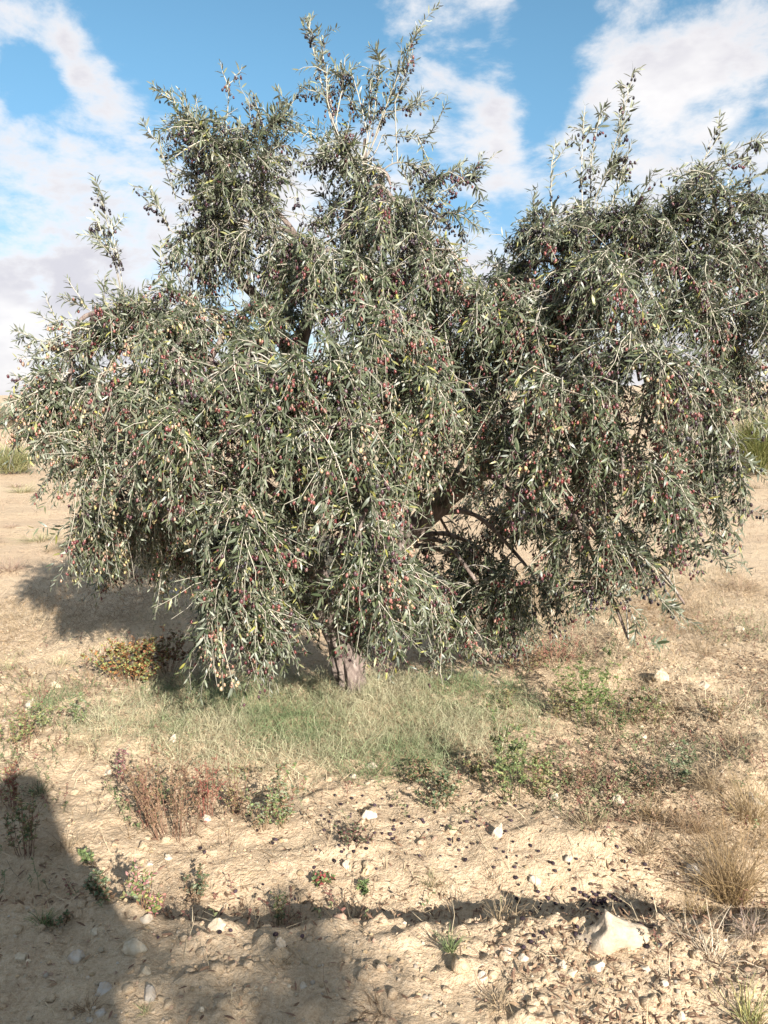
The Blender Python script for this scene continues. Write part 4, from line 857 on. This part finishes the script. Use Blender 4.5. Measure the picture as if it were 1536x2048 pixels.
def tuft(px, py, hpx, spx, label, n, c0, c1, W=(.0015, .003), name='grass_tuft', droop=(.02, .2), curl=.15, up=1.0, seg=5, cat='grass tuft', group=None, mat='grass', loc=None):
    g = G(px, py) if loc is None else Vector(loc); m_ = mpp(g.y); Hm, Sm = hpx * m_, spx * m_ / 2; t = empty(name, (g.x, g.y, g.z - .004), label, cat, group)
    a = RNG.uniform(0, 6.28, n); d = np.sqrt(RNG.random(n)); b = np.stack((np.cos(a) * d * Sm * .35, np.sin(a) * d * Sm * .3, np.zeros(n)), 1)
    b[:, 2] = 0; k = RNG.random((n, 1)); c = (np.array(c0) * (1 - k) + np.array(c1) * k) * RNG.uniform(.75, 1.2, (n, 1)); sl = d * Sm / max(Hm, .01)
    mb = MB(); blades(mb, b, np.stack((np.cos(a) * sl, np.sin(a) * sl, np.full(n, up)), 1) + RNG.normal(0, .12, (n, 3)), RNG.uniform(.6, 1.05, n) * math.hypot(Hm, Sm * .5), RNG.uniform(*W, n), c, RNG.uniform(*droop, n), seg, curl)
    o = mb.build('blades', M[mat], t); o['kind'] = 'stuff'; return t
GN, GN2, ST1, ST2, OC = (.12, .17, .07), (.22, .25, .11), (.41, .32, .20), (.28, .195, .115), (.32, .22, .10)
T_ = [
 (1375, 1660, 80, 150, 'loose brown scrub behind the grey rounded stone', 190, ST2, (.26, .17, .10), (.0012, .0022), (.02, .25), .3),
 (1425, 1575, 75, 170, 'sprawling tan scrub on the sunny bank above the ochre clump', 200, ST1, ST2, (.0012, .0022), (.02, .25), .3),
 (1310, 1640, 60, 140, 'wispy brown scrub below the dark withered weed', 150, ST2, OC, (.0012, .0022), (.02, .25), .3),
 (1400, 1830, 70, 130, 'matted ochre scrub between the curled grass and the ochre clump', 150, OC, ST2, (.0012, .0022), (.02, .25), .3),
 (1500, 1880, 90, 110, 'thin purplish dry scrub above the frame corner', 110, (.38, .29, .26), ST1, (.0012, .0022), (.02, .2), .28),
 (1470, 1490, 60, 150, 'faded straw scrub beside the white pointed stone', 150, ST1, ST2, (.0012, .0022), (.02, .25), .3),
 (1350, 1420, 50, 130, 'low straw scrub on the far side of the large cream stone', 130, ST1, ST2, (.0012, .0022), (.02, .25), .3),
 (60, 1380, 46, 150, 'bleached straw scrub near the cream stone on bare sand', 130, ST1, (.40, .34, .20), (.0012, .0022), (.02, .25), .3),
 (170, 1500, 46, 150, 'bleached straw fringe where the pale grass thins out', 150, ST1, (.42, .36, .22), (.0012, .0022), (.02, .25), .3),
 (900, 1900, 52, 60, 'green grass tuft in the shaded furrow', 70, GN, GN2, (.0018, .0035), (.05, .25), .12),
 (85, 1850, 40, 60, 'short green grass tuft in the dark shadow by the ridge', 60, GN, GN2, (.0018, .0035), (.05, .25), .12),
 (1425, 1925, 130, 170, 'pale dry grass tuft with long curled blades', 46, (.52, .45, .34), (.40, .31, .22), (.0022, .0038), (.05, .32), .20),
 (1500, 2046, 110, 130, 'yellowish green grass tuft at the lower frame corner', 80, GN2, (.42, .36, .14), (.002, .0035), (.04, .2), .12),
 (1462, 1800, 190, 170, 'large ochre clump of dry grass by the grey rounded stone', 420, OC, ST2, (.0014, .0026), (.02, .2), .2),
 (1500, 1640, 120, 150, 'straw-coloured grass clump on the sunny bank at the frame edge', 260, ST1, OC, (.0014, .0024), (.02, .2), .2),
 (1290, 1700, 60, 130, 'low dry grass clump between the bank and the grey stone', 160, ST1, ST2, (.0013, .0022), (.02, .25), .22),
 (1180, 1650, 50, 120, 'low dry grass patch behind the bright white stone', 140, ST1, ST2, (.0013, .0022), (.02, .25), .22),
 (290, 2030, 34, 40, 'little dry grass tuft under the egg-shaped stone', 30, ST1, GN2, (.0016, .003), (.05, .3), .15),
 (560, 1930, 34, 70, 'withered grass tuft around the squarish stone', 46, ST1, ST2, (.0016, .003), (.05, .3), .2),
 (1000, 1840, 60, 110, 'dry grass tuft with thin stalks in the shaded furrow', 60, ST1, ST2, (.0016, .003), (.02, .2), .16),
 (860, 1770, 44, 80, 'brownish grass tuft on sunlit sand above the furrow', 70, ST2, GN2, (.0014, .0026), (.05, .3), .2),
 (985, 1758, 36, 70, 'star-shaped dry tuft on bare sand', 36, (.22, .15, .1), ST2, (.0016, .003), (.1, .3), .1),
 (130, 1700, 60, 100, 'dry grass tuft lying inside the long shadow', 60, ST1, ST2, (.0016, .003), (.05, .3), .2),
 (80, 1590, 40, 80, 'dull green tuft at the head of the shadow', 80, (.10, .13, .06), (.2, .17, .1), (.0016, .003), (.05, .3), .2),
 (180, 2020, 40, 90, 'brown withered tuft at the bottom of the shade', 40, ST2, (.2, .13, .08), (.0016, .003), (.05, .3), .2),
 (760, 2020, 50, 150, 'dark straw tuft at the bottom centre', 80, ST2, (.2, .13, .08), (.0016, .003), (.05, .3), .22),
 (1000, 2010, 46, 120, 'thin straw tuft on the near ridge face', 60, ST1, ST2, (.0016, .003), (.05, .3), .22),
 (20, 1340, 40, 60, 'small green tuft on the sand far from the trunk', 60, GN2, ST1, (.0016, .003), (.02, .2), .15),
 (120, 1330, 30, 80, 'pale green tuft between the sand and the orange bush', 70, GN2, ST1, (.0016, .003), (.02, .2), .15),
 (1480, 1180, 46, 160, 'dry pinkish grass patch beyond the hanging branch tips', 160, ST1, (.36, .24, .17), (.0018, .003), (.02, .2), .2),
 (1400, 1300, 40, 160, 'thin straw patch before the long cream stone', 130, ST1, ST2, (.0016, .0028), (.02, .2), .2)]
for (px, py, h, sp, lab, n, c0, c1, W, dr, cu) in T_: tuft(px, py, h, sp, lab, n, c0, c1, W, droop=dr, curl=cu)
# ------------------------------------------------------------------ shrubs on the plain
def shrub(px, py, hpx, wpx, label, n, c0, c1, group=None, dist=None, W=None):
    if dist is None: g = G(px, py)
    else:
        d = pix_dir(px, 792); x = d[0] / d[1] * dist; g = Vector((x, dist, H(x, dist)))
    m_ = mpp(g.y); W = W or (max(.0025, 1.0 * m_), max(.004, 1.8 * m_))
    t = empty('shrub', tuple(g), label, 'shrub', group); Hm, Sm = hpx * m_, wpx * m_ / 2
    a = RNG.uniform(0, 6.28, 9); mb = MB()
    q = np.linspace(0, 1, 5)[None, :, None]; tip = np.stack((np.cos(a) * Sm * .5, np.sin(a) * Sm * .5, Hm * RNG.uniform(.5, .8, 9)), 1)
    tubes(mb, tip[:, None] * q, np.linspace(.012, .004, 5)[None] * np.full((9, 1), max(1, m_ * 120)), 4, (.25, .18, .11)); mb.build('stem', M['stem'], t)
    a = RNG.uniform(0, 6.28, n); r_ = np.sqrt(RNG.random(n)); b = np.stack((np.cos(a) * r_ * Sm * .55, np.sin(a) * r_ * Sm * .55, RNG.random(n) ** .8 * Hm * .62 * (1 - .45 * r_ ** 2)), 1)
    k = RNG.random((n, 1)); c = (np.array(c0) * (1 - k) + np.array(c1) * k) * RNG.uniform(.7, 1.25, (n, 1)); mb = MB()
    blades(mb, b, np.stack((np.cos(a) * r_ * .9, np.sin(a) * r_ * .9, RNG.uniform(.5, 1.1, n)), 1) + RNG.normal(0, .2, (n, 3)), RNG.uniform(.3, .5, n) * Hm, RNG.uniform(*W, n), c, RNG.uniform(-.02, .12, n), 3, .16)
    o = mb.build('foliage', M['grass'], t); o['kind'] = 'stuff'; return t
shrub(22, 948, 72, 110, 'rounded grey-green broom shrub on the pale sand behind the tree', 1100, (.22, .24, .10), (.36, .33, .17))
shrub(1512, 950, 150, 150, 'tall olive-green broom shrub showing past the drooping branches', 2200, (.16, .19, .06), (.30, .29, .12))
shrub(6, 850, 44, 40, 'small dark dry shrub farther off at the frame edge', 300, (.24, .21, .14), (.36, .30, .2))
for px, d_, h, w, lab in [(8, 34, 46, 90, 'brownish shrub on the horizon at the edge of the plain'), (62, 40, 34, 60, 'thin grey shrub on the horizon beside the brownish one'), (-60, 36, 50, 80, 'dull shrub on the horizon just out of the frame')]:
    shrub(px, 0, h, w, lab, 700, (.17, .145, .10), (.28, .22, .15), 'shrubs on the horizon', dist=d_)

TM = []
for k in range(3):
    n = 170; a = RNG.uniform(0, 6.28, n); r_ = np.sqrt(RNG.random(n)); mb = MB(); kk = RNG.random((n, 1)); c0, c1 = [((.34, .26, .17), (.22, .17, .10)), ((.24, .23, .12), (.38, .32, .19)), ((.30, .20, .15), (.40, .30, .22))][k]
    blades(mb, np.stack((np.cos(a) * r_ * .3, np.sin(a) * r_ * .3, np.zeros(n)), 1), np.stack((np.cos(a) * r_, np.sin(a) * r_, RNG.uniform(.4, 1.0, n)), 1), RNG.uniform(.4, 1, n), RNG.uniform(.012, .03, n), np.array(c0) * (1 - kk) + np.array(c1) * kk, RNG.uniform(0, .2, n), 3, .25); TM.append(mb.mesh('tussock', M['grass']))
for k in range(90):
    y = 6.2 * math.exp(random.random() * 1.9); x = random.uniform(-.62, .62) * y; o = bpy.data.objects.new('tussock', TM[k % 3]); COL.objects.link(o); sc = random.uniform(.10, .24) * (1 + y * .03)
    o.location = (x, y, H(x, y) - .01); o.scale = (sc * random.uniform(.9, 1.6), sc, sc * random.uniform(.5, .9)); o.rotation_euler = (0, 0, random.uniform(0, 6.3)); tag(o, 'small dry tussock on the open plain behind the tree', 'tussock', 'dry tussocks on the plain')
for k in range(26):
    px = -60 + k * 66 + random.uniform(-20, 20); shrub(px, 0, random.uniform(16, 30), random.uniform(50, 110), 'dark low shrub in the thin line along the horizon', 160, (.11, .105, .075), (.19, .16, .11), 'shrubs in the horizon line', dist=random.uniform(48, 62))
# ------------------------------------------------------------------ what stands behind the viewer and throws its shadow into the picture
def neighbour(x, y, rz, sc):
    r = olive.copy(); COL.objects.link(r); r.location = (x, y, H(x, y)); r.rotation_euler = (0, 0, R(rz)); r.scale = (sc, sc, sc)
    tag(r, 'neighbouring olive tree behind the viewer, seen only by its dappled shadow', 'olive tree')
    for ch in list(olive.children):
        if ch.name.split('.')[0] in ('trunk', 'limb', 'branch', 'twigs', 'foliage'):
            c = ch.copy(); COL.objects.link(c); c.parent = r
            for g_ in ch.children:
                d = g_.copy(); COL.objects.link(d); d.parent = c
neighbour(1.5, -3.2, 180, 1.05)
def person():
    t = empty('person', (0.11, -0.33, H(.11, -.33)), 'person holding a phone, casting the long shadow, draped in a cone added to shape it', 'person')
    J = {'pel': ((0, 0, .95), .15), 'wst': ((0, .01, 1.08), .145), 'chs': ((0, .0, 1.28), .165), 'nek': ((0, .0, 1.44), .065), 'hd0': ((0, .03, 1.54), .075), 'hd1': ((0, .03, 1.63), .088), 'hd2': ((0, .02, 1.70), .06),
         'hl': ((-.10, 0, .90), .105), 'kl': ((-.11, .02, .50), .075), 'al': ((-.12, -.02, .09), .05), 'tl': ((-.13, .13, .03), .04), 'hr': ((.10, 0, .90), .105), 'kr': ((.11, .02, .50), .075), 'ar': ((.12, -.02, .09), .05), 'tr': ((.13, .13, .03), .04),
         'sl': ((-.18, 0, 1.39), .075), 'el': ((-.27, .08, 1.16), .058), 'wl': ((-.235, .26, 1.37), .036), 'pl': ((-.225, .29, 1.42), .030), 'sr': ((.18, 0, 1.39), .075), 'er': ((.20, .10, 1.16), .058), 'wr': ((-.06, .25, 1.37), .036), 'pr': ((-.105, .285, 1.42), .030)}
    E = [('pel', 'wst'), ('wst', 'chs'), ('chs', 'nek'), ('nek', 'hd0'), ('hd0', 'hd1'), ('hd1', 'hd2')]
    for s in 'lr': E += [('pel', 'h' + s), ('h' + s, 'k' + s), ('k' + s, 'a' + s), ('a' + s, 't' + s), ('chs', 's' + s), ('s' + s, 'e' + s), ('e' + s, 'w' + s), ('w' + s, 'p' + s)]
    for s, sx in (('l', -1), ('r', 1)):                # four fingers and a thumb closing on the phone
        p = np.array(J['p' + s][0])
        for i in range(5):
            b = p + np.array((-sx * .004, .006, .016 * (i - 1.6))); c_ = b + np.array((-sx * .018, .020, .004)); e = c_ + np.array((-sx * (.022 if i else .012), -.004, .002 * i))
            for nm, q in (('a', b), ('b', c_), ('c', e)): J[f'f{s}{i}{nm}'] = (tuple(q), .0085)
            E += [('p' + s, f'f{s}{i}a'), (f'f{s}{i}a', f'f{s}{i}b'), (f'f{s}{i}b', f'f{s}{i}c')]
    ks = list(J); me = bpy.data.meshes.new('body'); me.from_pydata([J[k][0] for k in ks], [(ks.index(a), ks.index(b)) for a, b in E], [])
    o = bpy.data.objects.new('body', me); COL.objects.link(o); o.modifiers.new('skin', 'SKIN'); su = o.modifiers.new('sub', 'SUBSURF'); su.levels = su.render_levels = 2
    for i, k in enumerate(ks): me.skin_vertices[0].data[i].radius = (J[k][1], J[k][1] * (.8 if k in ('pel', 'wst', 'chs') else 1))
    me.skin_vertices[0].data[0].use_root = True
    bpy.context.view_layer.update(); ev = o.evaluated_get(bpy.context.evaluated_depsgraph_get()); nm = bpy.data.meshes.new_from_object(ev); o.modifiers.clear(); o.data = nm; o.parent = t
    nm.materials.clear()
    for name, c in (('trousers', (.05, .055, .07)), ('jacket', (.10, .09, .08)), ('skin', (.42, .26, .18))):
        m, tr, b = new_mat(name); n = noise_node(tr, tn(tr, 'ShaderNodeTexCoord').outputs['Object'], 60, 3); tr.links.new(mixc(tr, .3, c, ramp(tr, n.outputs[0], [(.3, tuple(q * .6 for q in c)), (.7, tuple(min(1, q * 1.4) for q in c))])), b.inputs['Base Color']); b.inputs['Roughness'].default_value = .8; nm.materials.append(m)
    for p in nm.polygons:
        z = p.center.z; p.material_index = 0 if z < .93 else (2 if z > 1.46 or (p.center.y > .24 and z > 1.3) else 1); p.use_smooth = True
    prof = np.array([(1.775, .012), (1.77, .04), (1.74, .085), (1.68, .115), (1.60, .13), (1.50, .155), (1.38, .20), (1.15, .22), (.85, .22), (.55, .21), (.28, .21)]); ka = np.arange(28) / 28 * 2 * math.pi
    cv = np.array([(r_ * math.cos(a_) * (1 + .05 * math.sin(5 * a_ + z_ * 3) * (z_ < 1.4)), r_ * .72 * math.sin(a_) * (1 + .05 * math.sin(7 * a_) * (z_ < 1.4)) - .015, z_) for z_, r_ in prof for a_ in ka])
    cf = np.array([(i * 28 + j, i * 28 + (j + 1) % 28, (i + 1) * 28 + (j + 1) % 28, (i + 1) * 28 + j) for i in range(len(prof) - 1) for j in range(28) if not (1 <= i <= 4 and 4 < j < 9)])
    mb = MB(); mb.add(cv, cf, (.16, .13, .10)); mb.build('shadow_cloak', M['stem'], t)  # hooded cone added to give the person's shadow a straight, tapering edge
    v, f = sphere_t(20, 14); v = v * np.array((.098, .108, .10)) + np.array((0, .012, 1.665)); fc = v[f].mean(1); f = f[(fc[:, 2] > 1.665) | ((fc[:, 1] < .0) & (fc[:, 2] > 1.58))]
    mb = MB(); mb.add(v, f, (.02, .015, .012)); mb.build('hair', M['stem'], t)
    for nme, c, s in (('nose', (0, .122, 1.615), (.013, .016, .02)), ('ear', (-.086, .025, 1.615), (.012, .02, .03)), ('ear', (.086, .025, 1.615), (.012, .02, .03)), ('eye', (-.032, .105, 1.64), (.013, .008, .008)), ('eye', (.032, .105, 1.64), (.013, .008, .008)), ('mouth', (0, .108, 1.575), (.024, .01, .006))):
        v, f = sphere_t(10, 7); mb = MB(); mb.add(v * np.array(s) + np.array(c), f, (.42, .26, .18) if nme in ('nose', 'ear') else ((.05, .04, .04) if nme == 'eye' else (.35, .14, .12))); mb.build(nme, M['stem'], t)
    bm = bmesh.new(); bmesh.ops.create_cube(bm, size=1.0); bmesh.ops.scale(bm, vec=(.160, .0082, .075), verts=bm.verts); bmesh.ops.bevel(bm, geom=bm.edges[:], offset=.003, segments=2, affect='EDGES')
    pm = bpy.data.meshes.new('phone'); bm.to_mesh(pm); bm.free(); m, tr, b = new_mat('phone_shell'); b.inputs['Base Color'].default_value = (.02, .02, .025, 1); b.inputs['Roughness'].default_value = .25; pm.materials.append(m)
    po = bpy.data.objects.new('phone', pm); COL.objects.link(po); po.location = (0.0, -.026, 1.495); po.rotation_euler = (R(-PITCH), 0, 0); tag(po, 'black phone held up in the hands of the person', 'phone')
person()
